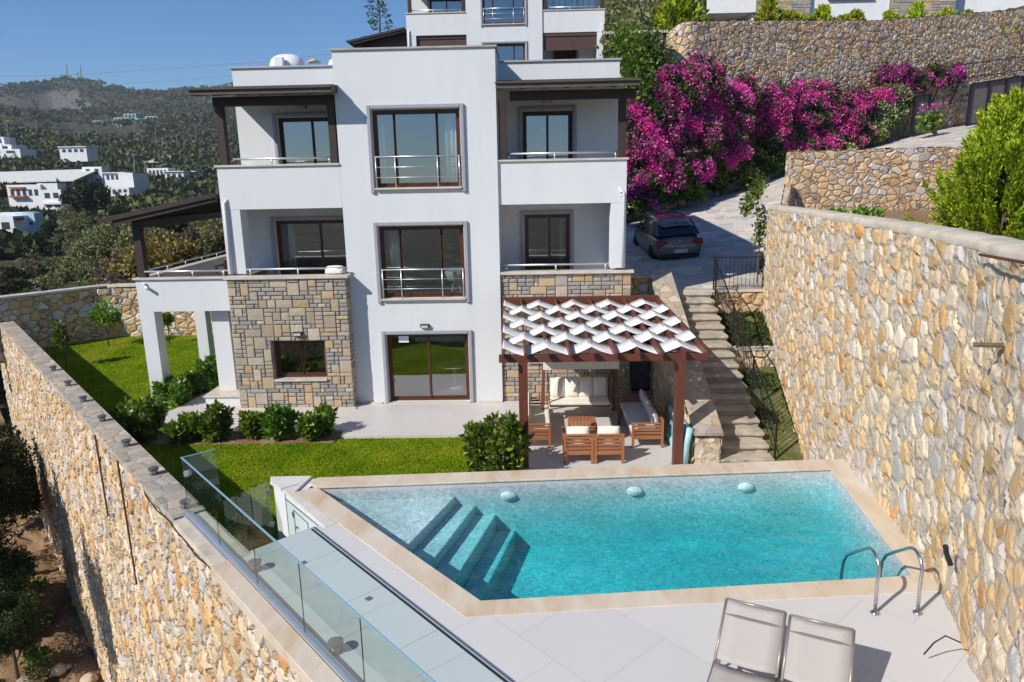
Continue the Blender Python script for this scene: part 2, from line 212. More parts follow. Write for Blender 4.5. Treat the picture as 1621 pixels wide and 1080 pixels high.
# ------------------------------------------------------------------ mesh helpers
def tag(o,label=None,cat=None,group=None,kind=None):
    if label: o['label']=label
    if cat: o['category']=cat
    if group: o['group']=group
    if kind: o['kind']=kind
    return o
def empty(name,loc=(0,0,0),rz=0,label=None,cat=None,group=None):
    o=bpy.data.objects.new(name,None); col.objects.link(o); o.location=loc; o.rotation_euler=(0,0,rz); o.empty_display_size=.1
    return tag(o,label,cat,group)
class MB:
    def __init__(s): s.v=[]; s.f=[]; s.c=[]
    def add(s,vs,fs,c=None):
        k=len(s.v); s.v+= [tuple(x) for x in vs]; s.f+=[tuple(i+k for i in f) for f in fs]
        if c is not None: s.c+=[c]*len(vs)
    def box(s,a,b,rot=None,piv=None):
        x0,y0,z0=[min(a[i],b[i]) for i in range(3)]; x1,y1,z1=[max(a[i],b[i]) for i in range(3)]
        v=[(x0,y0,z0),(x1,y0,z0),(x1,y1,z0),(x0,y1,z0),(x0,y0,z1),(x1,y0,z1),(x1,y1,z1),(x0,y1,z1)]
        if rot is not None:
            M=Euler(rot).to_matrix(); p=Vector(piv if piv else ((x0+x1)/2,(y0+y1)/2,(z0+z1)/2)); v=[tuple(M@(Vector(q)-p)+p) for q in v]
        s.add(v,[(0,3,2,1),(4,5,6,7),(0,1,5,4),(1,2,6,5),(2,3,7,6),(3,0,4,7)]); return s
    def prism(s,pts,z0,z1):
        n=len(pts); A=sum(pts[i][0]*pts[(i+1)%n][1]-pts[(i+1)%n][0]*pts[i][1] for i in range(n))
        if A<0: pts=pts[::-1]
        v=[(p[0],p[1],z0) for p in pts]+[(p[0],p[1],(z1[i] if isinstance(z1,list) else z1)) for i,p in enumerate(pts)]
        s.add(v,[tuple(range(n))[::-1],tuple(range(n,2*n))]+[(i,(i+1)%n,n+(i+1)%n,n+i) for i in range(n)]); return s
    def bar(s,p,q,w,h=None,up=(0,0,1)):
        h=h or w; p=Vector(p); q=Vector(q); d=(q-p).normalized(); u=Vector(up)
        if abs(d.dot(u))>.98: u=Vector((0,1,0))
        r=d.cross(u).normalized(); u=r.cross(d)
        v=[]
        for e in (p,q):
            for a,b in ((-1,-1),(1,-1),(1,1),(-1,1)): v.append(tuple(e+r*a*w/2+u*b*h/2))
        s.add(v,[(0,3,2,1)[::-1],(4,5,6,7)[::-1],(0,1,5,4)[::-1],(1,2,6,5)[::-1],(2,3,7,6)[::-1],(3,0,4,7)[::-1]]); return s
    def tube(s,pts,r,n=8,cap=True):
        pts=[Vector(p) for p in pts]; rings=[]; prev=None
        for i,p in enumerate(pts):
            d=(pts[min(i+1,len(pts)-1)]-pts[max(i-1,0)]).normalized()
            if prev is None: u=Vector((0,0,1)) if abs(d.z)<.9 else Vector((1,0,0)); u=(u-d*u.dot(d)).normalized()
            else: u=(prev-d*prev.dot(d)).normalized()
            prev=u; w=d.cross(u); rr=r[i] if isinstance(r,(list,tuple)) else r
            rings.append([tuple(p+(u*math.cos(2*math.pi*k/n)+w*math.sin(2*math.pi*k/n))*rr) for k in range(n)])
        v=[q for g in rings for q in g]; f=[]
        for i in range(len(rings)-1):
            for k in range(n): f.append((i*n+k,i*n+(k+1)%n,(i+1)*n+(k+1)%n,(i+1)*n+k))
        if cap: f+= [tuple(range(n))[::-1],tuple(range((len(rings)-1)*n,len(rings)*n))]
        s.add(v,f); return s
    def lathe(s,prof,c=(0,0,0),n=20):
        v=[]; f=[]
        for (r,z) in prof:
            for k in range(n): v.append((c[0]+r*math.cos(2*math.pi*k/n),c[1]+r*math.sin(2*math.pi*k/n),c[2]+z))
        for i in range(len(prof)-1):
            for k in range(n): f.append((i*n+k,i*n+(k+1)%n,(i+1)*n+(k+1)%n,(i+1)*n+k))
        f+=[tuple(range(n))[::-1],tuple(range((len(prof)-1)*n,len(prof)*n))]
        s.add(v,f); return s
    def build(s,name,mat,parent=None,smooth=False,bevel=0,sub=0):
        me=bpy.data.meshes.new(name); me.from_pydata(s.v,[],s.f); me.update()
        if s.c:
            a=me.color_attributes.new('Col','FLOAT_COLOR','POINT'); a.data.foreach_set('color',np.array(s.c,dtype=np.float32).ravel())
        o=bpy.data.objects.new(name,me); col.objects.link(o); me.materials.append(MM[mat] if isinstance(mat,str) else mat)
        if smooth: me.polygons.foreach_set('use_smooth',[True]*len(me.polygons))
        if bevel: b=o.modifiers.new('b','BEVEL'); b.width=bevel; b.segments=2; b.limit_method='ANGLE'
        if sub: b=o.modifiers.new('s','SUBSURF'); b.levels=sub; b.render_levels=sub
        if parent: o.parent=parent
        return o
def npmesh(name,V,F,mat,parent=None,smooth=False):
    V=np.asarray(V,dtype=np.float32); F=np.asarray(F,dtype=np.int32); k=F.shape[1]
    me=bpy.data.meshes.new(name); me.vertices.add(len(V)); me.vertices.foreach_set('co',V.ravel()); me.loops.add(F.size); me.loops.foreach_set('vertex_index',F.ravel())
    me.polygons.add(len(F)); me.polygons.foreach_set('loop_start',np.arange(0,F.size,k,dtype=np.int32)); me.polygons.foreach_set('loop_total',np.full(len(F),k,dtype=np.int32))
    if smooth: me.polygons.foreach_set('use_smooth',np.ones(len(F),dtype=bool))
    me.update(calc_edges=True); me.validate(); me.materials.append(MM[mat])
    o=bpy.data.objects.new(name,me); col.objects.link(o)
    if parent: o.parent=parent
    return o
def copy_tree(o,parent=None):
    c=o.copy(); col.objects.link(c); c.parent=parent
    for ch in list(o.children): copy_tree(ch,c)
    return c
def gridwall(name,p0,p1,z0,z1,th,mat,step=.05,parent=None,topmat=None,ext=None,cap=True,ztop=None):
    """relief-faced wall: both long faces and ends are dense grids so that the stone relief is real"""
    p0=np.array(p0,float); p1=np.array(p1,float); L=np.linalg.norm(p1-p0); d=(p1-p0)/L; n=np.array([d[1],-d[0]])
    nu=max(2,int(L/step)); nv=max(2,int((z1-z0)/step)); nt_=max(2,int(th/step))
    V=[];F=[];k=0
    def sheet(o,a,b,na,nb):
        nonlocal k
        ii,jj=np.meshgrid(np.arange(na+1)/na,np.arange(nb+1)/nb,indexing='ij')
        P=o+ii[...,None]*a+jj[...,None]*b; V.append(P.reshape(-1,3)); idx=np.arange((na+1)*(nb+1)).reshape(na+1,nb+1)+k
        F.append(np.stack([idx[:-1,:-1],idx[1:,:-1],idx[1:,1:],idx[:-1,1:]],-1).reshape(-1,4)); k+=(na+1)*(nb+1)
    def v3(p,z): return np.array([p[0],p[1],z])
    H=np.array([0,0,z1-z0]); A=v3(p1-p0,0); N=v3(n*th,0)
    sheet(v3(p0,z0),A,H,nu,nv)                       # face on the p0->p1 right-hand... outward = -? fixed below
    sheet(v3(p1-n*th,z0),-A,H,nu,nv)
    sheet(v3(p0-n*th,z0),N,H,nt_,nv); sheet(v3(p1,z0),-N,H,nt_,nv)
    if cap: sheet(v3(p0-n*th,z1),N,A,nt_,nu)
    V=np.concatenate(V);F=np.concatenate(F)
    if ztop is not None:
        t=((V[:,:2]-p0)@d)/L; s=(V[:,2]-z0)/(z1-z0); V[:,2]=z0+s*(np.interp(t,[q[0] for q in ztop],[q[1] for q in ztop])-z0)
    return npmesh(name,V,F,mat,parent,True)
# leaves -------------------------------------------------------
def leafcloud(P,size,dirs=None,elong=1.8,jit=.9,seed=0):
    g=np.random.default_rng(seed); n=len(P); 
    d=g.normal(size=(n,3)) if dirs is None else dirs+g.normal(size=(n,3))*jit
    d/=np.linalg.norm(d,axis=1)[:,None]+1e-9
    u=g.normal(size=(n,3)); w=np.cross(d,u); w/=np.linalg.norm(w,axis=1)[:,None]+1e-9
    s=(size if np.ndim(size) else np.full(n,size))*g.uniform(.6,1.3,n)
    L=(d*(s*elong)[:,None]); W=w*(s*.5)[:,None]; nn=np.cross(d,w)*(s*.18)[:,None]
    V=np.stack([P,P+L*.5+W+nn,P+L,P+L*.5-W+nn],1).reshape(-1,3); F=np.arange(4*n).reshape(n,4)
    return V,F
def crownpts(n,c,rad,nclump=14,spread=.30,seed=0,shell=.75,flat=0.):
    g=np.random.default_rng(seed); cc=g.normal(size=(nclump,3)); cc/=np.linalg.norm(cc,axis=1)[:,None]; cc[:,2]=np.where(cc[:,2]<-.35,-cc[:,2]*.5,cc[:,2])
    cc*=g.uniform(shell*.55,1.,nclump)[:,None]; k=g.integers(0,nclump,n); e=g.normal(size=(n,3)); e/=np.linalg.norm(e,axis=1)[:,None]
    P=cc[k]*(1-spread*.6)+e*spread*g.uniform(.4,1.05,n)[:,None]*g.uniform(.7,1.3,nclump)[k][:,None]
    return P*np.array(rad)+np.array(c), e
def shrub(name,loc,h,w,label,cat='shrub',group=None,mat='leaf_shrub',n=1400,leaf=.07,seed=0,nst=9,flowers=None,rz=0,elong=2.):
    """multi-stem leafy shrub: stems and leaves"""
    o=empty(name,loc,rz,label,cat,group); g=np.random.default_rng(seed+5); mb=MB(); tips=[];P=[];D=[]
    for i in range(nst):
        a=g.uniform(0,6.28); r=w*.5*math.sqrt(g.uniform(.05,1)); hh=h*g.uniform(.6,1.)*(1-.35*(r/(w*.5))**2); b=np.array([r*.35*math.cos(a),r*.35*math.sin(a),0]); t=np.array([r*math.cos(a),r*math.sin(a),hh])
        mb.tube([b,(b+t)/2+np.array([0,0,.04]),t],[.014,.01,.005],5)
        m_=n//nst; q=g.uniform(.12,1.02,m_)**.75; c=b+(t-b)*q[:,None]; rr=(w*.19)*(1.15-.6*q); e=g.normal(size=(m_,3)); e/=np.linalg.norm(e,axis=1)[:,None]
        P.append(c+e*rr[:,None]*g.uniform(.3,1.,m_)[:,None]); D.append(e+np.array([0,0,.7]))
    mb.build('stem','bark',o,True); P=np.concatenate(P);D=np.concatenate(D); P[:,2]=np.maximum(P[:,2],.03)
    V,F=leafcloud(P,leaf,D,elong,.5,seed); npmesh('foliage',V,F,mat,o)
    return o
def tree_proto(seed,h,rad,mat,n,leaf,trunk=.16,nclump=16,spread=.32,elong=1.6,lift=.55):
    g=np.random.default_rng(seed); mb=MB(); c=np.array([0,0,h-rad[2]*.9])
    pts=[(0,0,-.6),(.05,.02,h*.2),(0.1*g.normal(),.1*g.normal(),h*.45),(0,0,c[2])]; mb.tube(pts,[trunk,trunk*.8,trunk*.6,trunk*.3],8)
    for i in range(7):
        a=g.uniform(0,6.28); e=np.array([math.cos(a)*rad[0]*.65,math.sin(a)*rad[1]*.65,c[2]-h*.0+g.uniform(-.1,.5)*rad[2]]); s=np.array([0,0,h*g.uniform(.25,.5)]); mb.tube([s,(s+e)/2+np.array([0,0,-.1]),e],[trunk*.45,trunk*.3,trunk*.12],5)
    P,e=crownpts(n,c,rad,nclump,spread,seed); V,F=leafcloud(P,leaf,e*.8+np.array([0,0,.3]),elong,.7,seed)
    return mb,V,F
# ------------------------------------------------------------------ villa
def wall_holes(mb,x0,x1,z0,z1,y0,y1,holes,swap=False):
    xs=sorted({x0,x1,*[h[0] for h in holes],*[h[1] for h in holes]}); zs=sorted({z0,z1,*[h[2] for h in holes],*[h[3] for h in holes]})
    H=lambda i,j: (not(0<=i<len(xs)-1 and 0<=j<len(zs)-1)) or any(h[0]-1e-6<=(xs[i]+xs[i+1])/2<=h[1] and h[2]<=(zs[j]+zs[j+1])/2<=h[3] for h in holes)
    T=(lambda x,y,z:(y,x,z)) if swap else (lambda x,y,z:(x,y,z))
    for i in range(len(xs)-1):
        for j in range(len(zs)-1):
            if H(i,j): continue
            a,b,c,d=xs[i],xs[i+1],zs[j],zs[j+1]
            mb.add([T(a,y0,c),T(b,y0,c),T(b,y0,d),T(a,y0,d)],[(0,1,2,3)]); mb.add([T(a,y1,c),T(a,y1,d),T(b,y1,d),T(b,y1,c)],[(0,1,2,3)])
            if H(i-1,j): mb.add([T(a,y0,c),T(a,y0,d),T(a,y1,d),T(a,y1,c)],[(0,1,2,3)])
            if H(i+1,j): mb.add([T(b,y0,c),T(b,y1,c),T(b,y1,d),T(b,y0,d)],[(0,1,2,3)])
            if H(i,j-1): mb.add([T(a,y0,c),T(a,y1,c),T(b,y1,c),T(b,y0,c)],[(0,1,2,3)])
            if H(i,j+1): mb.add([T(a,y0,d),T(b,y0,d),T(b,y1,d),T(a,y1,d)],[(0,1,2,3)])
def ashlar(mb,u0,u1,z0,z1,holes,place,unit=.118,seed=1,depth=.035,tan=.85):
    """squared random-coursed stones; place(u,d,z) maps face coordinates to the world"""
    g=random.Random(seed); nu=int(round((u1-u0)/unit)); nz=int(round((z1-z0)/unit)); du=(u1-u0)/nu; dz=(z1-z0)/nz
    occ=[[False]*nz for _ in range(nu)]
    for i in range(nu):
        for j in range(nz):
            uc=u0+(i+.5)*du; zc=z0+(j+.5)*dz
            if any(h[0]<uc<h[1] and h[2]<zc<h[3] for h in holes): occ[i][j]=True
    sizes=[(4,3),(3,3),(3,3),(4,2),(3,2),(2,3),(2,2),(2,2),(3,1),(4,1),(3,1),(2,1),(2,1)]
    TAN=[(.50,.42,.30),(.56,.46,.32),(.55,.41,.24),(.48,.42,.34),(.60,.50,.38),(.56,.39,.22)]; GR=[(.33,.32,.31),(.39,.37,.35),(.30,.31,.32),(.42,.38,.34)]
    cells=[(i,j) for i in range(nu) for j in range(nz)]
    big=cells[:]; g.shuffle(big)
    def put(i,j,a,b):
        for x in range(i,i+a):
            for y in range(j,j+b): occ[x][y]=True
        mu=.010; ua=u0+i*du+mu+g.uniform(0,.004); ub=u0+(i+a)*du-mu-g.uniform(0,.004); za=z0+j*dz+mu; zb=z0+(j+b)*dz-mu
        c=g.choice(TAN) if (b>=2 and g.random()<.92) or g.random()<.32 else g.choice(GR); k=g.uniform(.8,1.15); c=tuple(min(.9,x*k) for x in c)+(1.,)
        dd=depth*g.uniform(.6,1.25); e=.012
        J=lambda: g.uniform(-.004,.004)
        v=[place(ua,0,za),place(ub,0,za),place(ub,0,zb),place(ua,0,zb)]+[place(u+J(),dd*.72,z+J()) for u,z in ((ua,za),(ub,za),(ub,zb),(ua,zb))]
        v+=[place(u+J(),dd+J(),z+J()) for u,z in ((ua+e,za+e),(ub-e,za+e),(ub-e,zb-e),(ua+e,zb-e))]+[place((ua+ub)/2+J(),dd+.004+J(),(za+zb)/2+J())]
        f=[(0,1,5,4),(1,2,6,5),(2,3,7,6),(3,0,4,7),(4,5,9,8),(5,6,10,9),(6,7,11,10),(7,4,8,11),(8,9,12),(9,10,12),(10,11,12),(11,8,12)]
        mb.add(v,f,c)
    for i,j in big:
        if occ[i][j]: continue
        for a,b in g.sample(sizes,4):
            if i+a<=nu and j+b<=nz and not any(occ[x][y] for x in range(i,i+a) for y in range(j,j+b)): put(i,j,a,b); break
    for i,j in cells:
        if not occ[i][j]:
            a=1
            while a<3 and i+a<nu and not occ[i+a][j]: a+=1
            put(i,j,a,1)
def railing(par,x0,x1,y,z0,h,posts,rods=2,r=.018,name='railing'):
    mb=MB(); mb.tube([(x0,y,z0+h),(x1,y,z0+h)],r*1.25,10)
    for p in posts: mb.tube([(p,y,z0),(p,y,z0+h)],r,8)
    for k in range(rods): z=z0+h*(k+1)/(rods+1); mb.tube([(x0,y,z),(x1,y,z)],r*.45,6)
    return mb.build(name,'alu',par,True)
def window(par,x0,x1,z0,z1,y,mull,trim=True,door=False,sill=True,name='window',tw=.12,dark=False,inner=.14,hdr=True):
    """frame with mullions set back in its opening; glass panes behind; grey moulded surround"""
    fm='awn_dark' if dark else 'frame'; yf=y+inner; mb=MB(); w=.065
    mb.box((x0,yf,z0),(x0+w,yf+.09,z1)); mb.box((x1-w,yf,z0),(x1,yf+.09,z1)); mb.box((x0+w,yf,z1-w),(x1-w,yf+.09,z1)); mb.box((x0+w,yf,z0),(x1-w,yf+.09,z0+w))
    win=mb.build(name,fm,par,bevel=.004)
    xs=[x0+w]+list(mull)+[x1-w]
    for i in range(len(xs)-1):
        a,b=xs[i],xs[i+1]; s=MB(); q=.055; yy=yf+.022+(.03 if (i%2 and door) else 0)
        a2=a-(0.02 if i else 0); b2=b+(0.02 if i<len(xs)-2 else 0)
        s.box((a2,yy,z0+w+.002),(a2+q,yy+.045,z1-w-.002)); s.box((b2-q,yy,z0+w+.002),(b2,yy+.045,z1-w-.002)); s.box((a2+q,yy+.001,z1-w-q),(b2-q,yy+.044,z1-w-.003)); s.box((a2+q,yy+.001,z0+w+.003),(b2-q,yy+.044,z0+w+q))
        s.build('sash',fm,win,bevel=.003)
        p=MB(); p.box((a2+q-.004,yy+.018,z0+w+q-.004),(b2-q+.004,yy+.026,z1-w-q+.004)); p.build('pane','winglass',win)
    if trim:
        t=MB(); k=tw; d=.07; zb=z0-.14 if not door else z0-.03; g=.012
        t.box((x0-k,y-d,zb),(x0-g,y-.001,z1+k)); t.box((x1+g,y-d,zb),(x1+k,y-.001,z1+k)); t.box((x0-g,y-d-.002,z1+g),(x1+g,y-.001,z1+k-.002))
        t.build('surround','trim',par,bevel=.02)
    if sill:
        s=MB(); s.box((x0-.01,y-.10,z0-.05),(x1+.01,y+inner,z0-.002)); s.build('sill','capstone',par,bevel=.006)
    return win
def awning(par,x0,x1,yb,zb,yf,zf,posts,py,pz,side=None):
    """lean-to canopy with boarded top falling to the front, beams, posts and purlin ends"""
    r=MB(); nb=int((x1-x0)/.33); t=.11; ov=.02
    nrow=7
    for k in range(nrow):
        a=k/nrow; b=(k+1)/nrow+.03; ya=yb+(yf-yb)*a; y2=yb+(yf-yb)*b; za=zb+(zf-zb)*a; z2=zb+(zf-zb)*b-.0
        r.bar(((x0+x1)/2,ya,za+.012*(k%2)),((x0+x1)/2,y2,z2+.012*(k%2)+.02),x1-x0+rnd.uniform(-.02,.02),.035)
    r.build('canopy_boards','awn_top',par)
    f=MB(); f.box((x0+.01,yf-.02,zf-.13),(x1-.01,yf+.03,zf+.012)); f.build('fascia','awn_top',par,bevel=.005)
    b=MB(); b.box((x0+.35,py-.09,pz),(x1-.02,py+.09,pz+.24)); b.build('beam','awn_dark',par,bevel=.006)
    n=max(3,int((x1-x0)/.62)); c=MB()
    for k in range(n+1):
        x=x0+.06+(x1-x0-.12)*k/n; c.bar((x,yb-.01,zb-.11),(x,yf+.05,zf-.085),.09,.13)
    c.build('rafter_set','awn_dark',par)
    for px,w in posts:
        q=MB(); q.box((px-w/2,py-w/2,side if side else 0),(px+w/2,py+w/2,pz-.002)); q.build('post','awn_dark',par,bevel=.008)
def villa(name,loc,label,main=True):
    o=empty(name,loc,0,label,'house'); P=lambda mb,n,m,**k: mb.build(n,m,o,**k)
    w=MB()
    wall_holes(w,0,4.32,0,9.76,0,.28,[(.95,3.33,6.2,8.25),(.95,3.33,3.12,5.15),(.99,3.36,.03,2.06)])
    for x in (.0,4.1): w.box((x+.001,.281,.0),(x+.22,2.2,9.76))
    # back walls of the loggias
    wall_holes(w,-3.5,-.001,6.0,9.66,2.,2.25,[(-2.30,-.3,6.08,8.27)]); wall_holes(w,-3.5,-.001,3.0,5.98,2.,2.25,[(-2.66,-.25,3.1,5.25)])
    wall_holes(w,4.321,7.84,6.0,9.66,2.001,2.25,[(5.0,6.48,6.08,8.30)]); wall_holes(w,4.321,7.84,3.0,5.98,2.001,2.25,[(5.02,6.40,3.1,5.3)])
    w.box((-3.5,2.252,0),(-3.27,10,9.1)); w.box((7.6,2.252,0),(7.84,10,9.1)); w.box((-3.5,10.001,0),(7.84,10.25,9.6)); w.box((-3.27,2.252,9.0),(7.6,10.0,9.12))
    w.box((.23,2.0,9.0),(4.09,2.2,9.75)); w.box((.222,.29,9.0),(4.098,2.0,9.1))
    w.box((-3.27,5.5,0),(7.6,5.6,8.99))
    w.box((-3.4,2.251,9.121),(-3.2,9.9,9.62)); w.box((7.6,2.251,9.121),(7.8,9.9,9.62))
    P(w,'wall','plaster')
    f=MB()
    f.box((.225,.285,2.86),(4.095,5.49,3.02)); f.box((.225,.285,5.9),(4.095,5.49,6.06)); f.box((-3.26,2.26,2.86),(7.59,5.48,3.015)); f.box((-3.26,2.26,5.9),(7.59,5.48,6.05)); f.box((-3.26,.3,-.1),(7.59,5.48,.02))
    P(f,'floor_slab','roomfloor')
    # tower coping
    c=MB(); c.box((-.04,-.05,9.761),(4.37,.32,9.81)); c.box((-.04,.321,9.761),(.27,2.25,9.81)); c.box((4.06,.321,9.761),(4.37,2.25,9.81)); P(c,'tower_coping','capgrey',bevel=.005)
    for a,b in ((-3.56,-.02),(4.34,7.9)):
        c=MB(); c.box((a,1.95,9.661),(b,2.3,9.71)); P(c,'parapet_coping','capgrey',bevel=.005)
    # upper balconies
    for a,b,y in ((-3.4,-.001,0.0),(4.321,7.84,.07)):
        q=MB(); q.box((a,y,5.68),(b,y+.2,6.83)); q.box((a,y+.201,5.69),(b,1.999,6.0))
        if a<0: q.box((a,y+.201,6.001),(a+.2,1.999,6.83))
        else: q.box((b-.2,y+.201,6.001),(b,1.999,6.83))
        bl=P(q,'balcony_parapet','plaster',bevel=.006)
        c=MB(); c.box((a-.05,y-.05,6.831),(b+(.05 if a>0 else -.005),y+.24,6.885))
        if a<0: c.box((a-.05,y+.241,6.831),(a+.24,1.99,6.885))
        else: c.box((b-.24,y+.241,6.831),(b+.05,1.99,6.885))
        c.build('coping','capstone',bl,bevel=.005)
        railing(bl,a+.25,b-.25,y+.12,6.88,.16,[a+.3,(a+b)/2-.2,b-.3],0,.022)
    # columns of first floor loggias
    q=MB(); q.box((-3.4,.005,3.88),(-2.88,.5,5.679)); P(q,'column','plaster',bevel=.006)
    q=MB(); q.box((7.42,.075,3.88),(7.84,.45,5.679)); q.box((7.62,.451,3.03),(7.835,1.998,5.679)); P(q,'column','plaster',bevel=.006)
    q=MB(); q.tube([(-3.28,-.055,3.9),(-3.28,-.055,5.86),(-3.2,.02,5.95)],.045,8); P(q,'downpipe','plaster',smooth=True)
    q=MB(); q.tube([(7.76,.02,3.9),(7.76,.02,5.95),(7.62,.05,6.08)],.04,8); P(q,'downpipe','plaster',smooth=True)
    # lower storey cladding volumes
    if main:
        q=MB(); wall_holes(q,-3.28,.02,0,3.78,-.37,-.12,[(-2.2,-.7,.86,2.0)]); q.box((-3.28,-.119,0),(-3.03,2.2,3.78)); q.box((-.24,-.119,0),(-.003,.0,3.78)); q.box((-3.0,-.119,3.0),(-.245,1.99,3.05)); q.box((-3.5,2.0,0),(-.001,2.25,2.99)); P(q,'cladding_core','mortar')
        st=MB(); ashlar(st,-3.3,.045,.0,3.78,[(-2.22,-.68,.84,2.02)],lambda u,d,z:(u,-.37-d,z),seed=4)
        ashlar(st,-.37,-.0,.0,3.78,[],lambda u,d,z:(.02+d*.7,u,z),seed=5); ashlar(st,-.37,1.9,0.,3.7,[],lambda u,d,z:(-3.28-d,u,z),seed=6)
        P(st,'stone_cladding','cladding')
        q=MB(); q.box((-3.37,-.46,3.781),(.02,-.09,3.86)); q.box((.021,-.46,3.781),(.11,-.003,3.858)); P(q,'stone_coping','capstone',bevel=.006)
        q=MB(); wall_holes(q,4.33,8.0,0,3.74,.11,.35,[(5.1,6.3,1.2,1.95)]); q.box((4.33,.351,0),(8.0,1.99,.02)); q.box((4.33,.351,3.0),(7.6,1.99,3.04)); q.box((7.75,.351,0),(8.0,2.2,3.74)); q.box((4.33,2.0,.0),(7.6,2.25,2.99)); P(q,'cladding_core','mortar')
        st=MB(); ashlar(st,4.33,8.02,0.,3.74,[(5.1,6.3,1.2,1.95)],lambda u,d,z:(u,.11-d,z),seed=9); ashlar(st,.11,1.9,0.,3.74,[],lambda u,d,z:(8.0+d,u,z),seed=19); P(st,'stone_cladding','cladding')
        q=MB(); q.box((4.33,.0,3.741),(8.08,.4,3.82)); P(q,'stone_coping','capstone',bevel=.006)
        q=MB(); q.box((-3.42,-.52,0.0),(.1,-.42,.045)); q.box((.101,-.06,0),(.8,-.002,.04)); q.box((3.6,-.06,0),(4.31,-.002,.04)); P(q,'plinth','capstone',bevel=.004)
    else:
        q=MB(); q.box((-3.4,.0,0),(-.001,.2,3.82)); q.box((4.321,.07,0),(7.84,.27,3.82)); q.box((-3.4,.201,3.0),(-.001,1.99,3.05)); q.box((4.321,.271,3.0),(7.84,1.99,3.05)); q.box((-3.4,2,0),(-.001,2.25,2.99)); q.box((4.321,2,0),(7.84,2.25,2.99)); P(q,'lower_wall','plaster')
    # windows
    m2=(1.53,2.69)
    window(o,.95,3.33,6.2,8.25,0,m2); window(o,.95,3.33,3.12,5.15,0,m2); window(o,.99,3.36,.03,2.06,0,(2.2,),door=True,name='sliding_door')
    for z in (6.2,3.12): railing(o,.97,3.31,-.03,z,.82,[1.0,1.53,2.69,3.28])
    window(o,-2.30,-.3,6.08,8.27,2.0,(-1.3,),door=True,sill=False,dark=True,name='balcony_door'); window(o,-2.66,-.25,3.1,5.25,2.,(-1.3,),door=True,sill=False,name='balcony_door')
    window(o,5.0,6.48,6.08,8.30,2.0,(5.74,),door=True,sill=False,dark=True,name='balcony_door'); window(o,5.02,6.40,3.1,5.3,2.,(5.78,),door=True,sill=False,name='balcony_door')
    if main:
        window(o,-2.2,-.7,.88,2.0,-.37,(-1.42,),trim=False,inner=.2); window(o,5.1,6.3,1.2,1.95,.11,(5.7,),trim=False,inner=.14)
        railing(o,-2.8,.0,-.15,3.86,.17,[-2.7,-1.35,-.1],0,.022); railing(o,4.4,7.4,.2,3.82,.17,[4.5,5.9,7.3],0,.022)
    # canopies over upper balconies
    awning(o,-3.68,.10,1.94,9.13,-.62,8.78,[(-3.18,.2),(-.14,.2)],.1,8.42,6.886)
    awning(o,4.33,8.06,1.94,9.13,-.62,8.78,[(4.47,.2),(7.7,.2)],.17,8.42,6.886)
    # side terrace on piers, west
    t=MB(); t.box((-6.27,.3,2.78),(-3.45,.52,3.72)); t.box((-6.27,.521,3.0),(-6.05,7.2,3.72)); t.box((-6.049,.521,2.95),(-3.51,7.2,3.06)); t.box((-6.27,7.201,2.8),(-3.5,7.4,3.72))
    if main:
        for (a,b,c,d) in ((-6.27,.3,-5.85,.75),(-4.32,.62,-3.80,1.15),(-4.36,3.1,-4.02,3.5),(-6.27,3.6,-5.9,4.0),(-6.27,6.9,-5.9,7.3)): t.box((a+.002,b+.002,0),(c,d,2.779 if b<.5 else 2.949))
    P(t,'side_terrace','plaster')
    c=MB(); c.box((-6.33,.24,3.721),(-3.45,.56,3.775)); c.box((-6.33,.561,3.721),(-6.0,7.2,3.775)); P(c,'terrace_coping','capstone',bevel=.005)
    railing(o,-6.0,-3.5,.38,3.775,.17,[-5.6,-4.6,-3.7],0,.022)
    q=MB(); q.tube([(-6.15,.6,3.94),(-6.15,7.0,3.94)],.022,8)
    for k in range(6): q.tube([(-6.15,.8+k*1.2,3.775),(-6.15,.8+k*1.2,3.94)],.015,6)
    P(q,'railing','alu',smooth=True)
    # lean-to canopy falling to the west
    r=MB(); nrow=9
    for k in range(nrow):
        a=k/nrow; b=(k+1)/nrow+.02; xa=-3.51+(-6.85+3.51)*a; xb=-3.51+(-6.85+3.51)*b; za=6.12-.66*a; zb=6.12-.66*b
        r.bar((xa,3.7,za+.012*(k%2)),(xb,3.7,zb+.012*(k%2)+.02),7.5,.035)
    P(r,'canopy_boards','awn_top')
    r=MB(); r.bar((-3.51,-.06,6.09),(-6.86,-.06,5.43),.04,.12); r.bar((-3.51,.02,5.99),(-6.5,.02,5.38),.09,.14)
    for k in range(8): r.bar((-3.51,.9+k*.95,6.0),(-6.7,.9+k*.95,5.37),.08,.12)
    P(r,'rafter_set','awn_dark')
    r=MB(); r.box((-6.2,.4,5.18),(-6.0,7.3,5.40)); r.box((-6.2,.398,5.12),(-6.0,.6,5.179)); P(r,'beam','awn_dark',bevel=.006)
    for y in (.5,7.05):
        r=MB(); r.box((-6.22,y-.11,3.776),(-6.0,y+.11,5.179)); P(r,'post','awn_dark',bevel=.008)
    if main:
        st=MB(); 
        for k,(a,b,c,d) in enumerate([((-3.75),(-3.43),4.6,4.95)]):
            st.box((-4.0,4.4,3.061),(-3.55,4.9,5.9))
        P(st,'chimney_pier','stoneblock',bevel=.01)
    else:
        r=MB(); r.box((-6.1,.9,3.8),(-3.52,.97,5.9)); P(r,'timber_screen','shutter')
    return o
villa('villa',(0,0,0),'white three storey villa with stone clad base and dark timber canopies beside the pool')
nb=villa('villa',(1.75,23.3,8.67),'white villa behind and above, partly hidden, with brown roller shutters on its lower balconies',main=False)
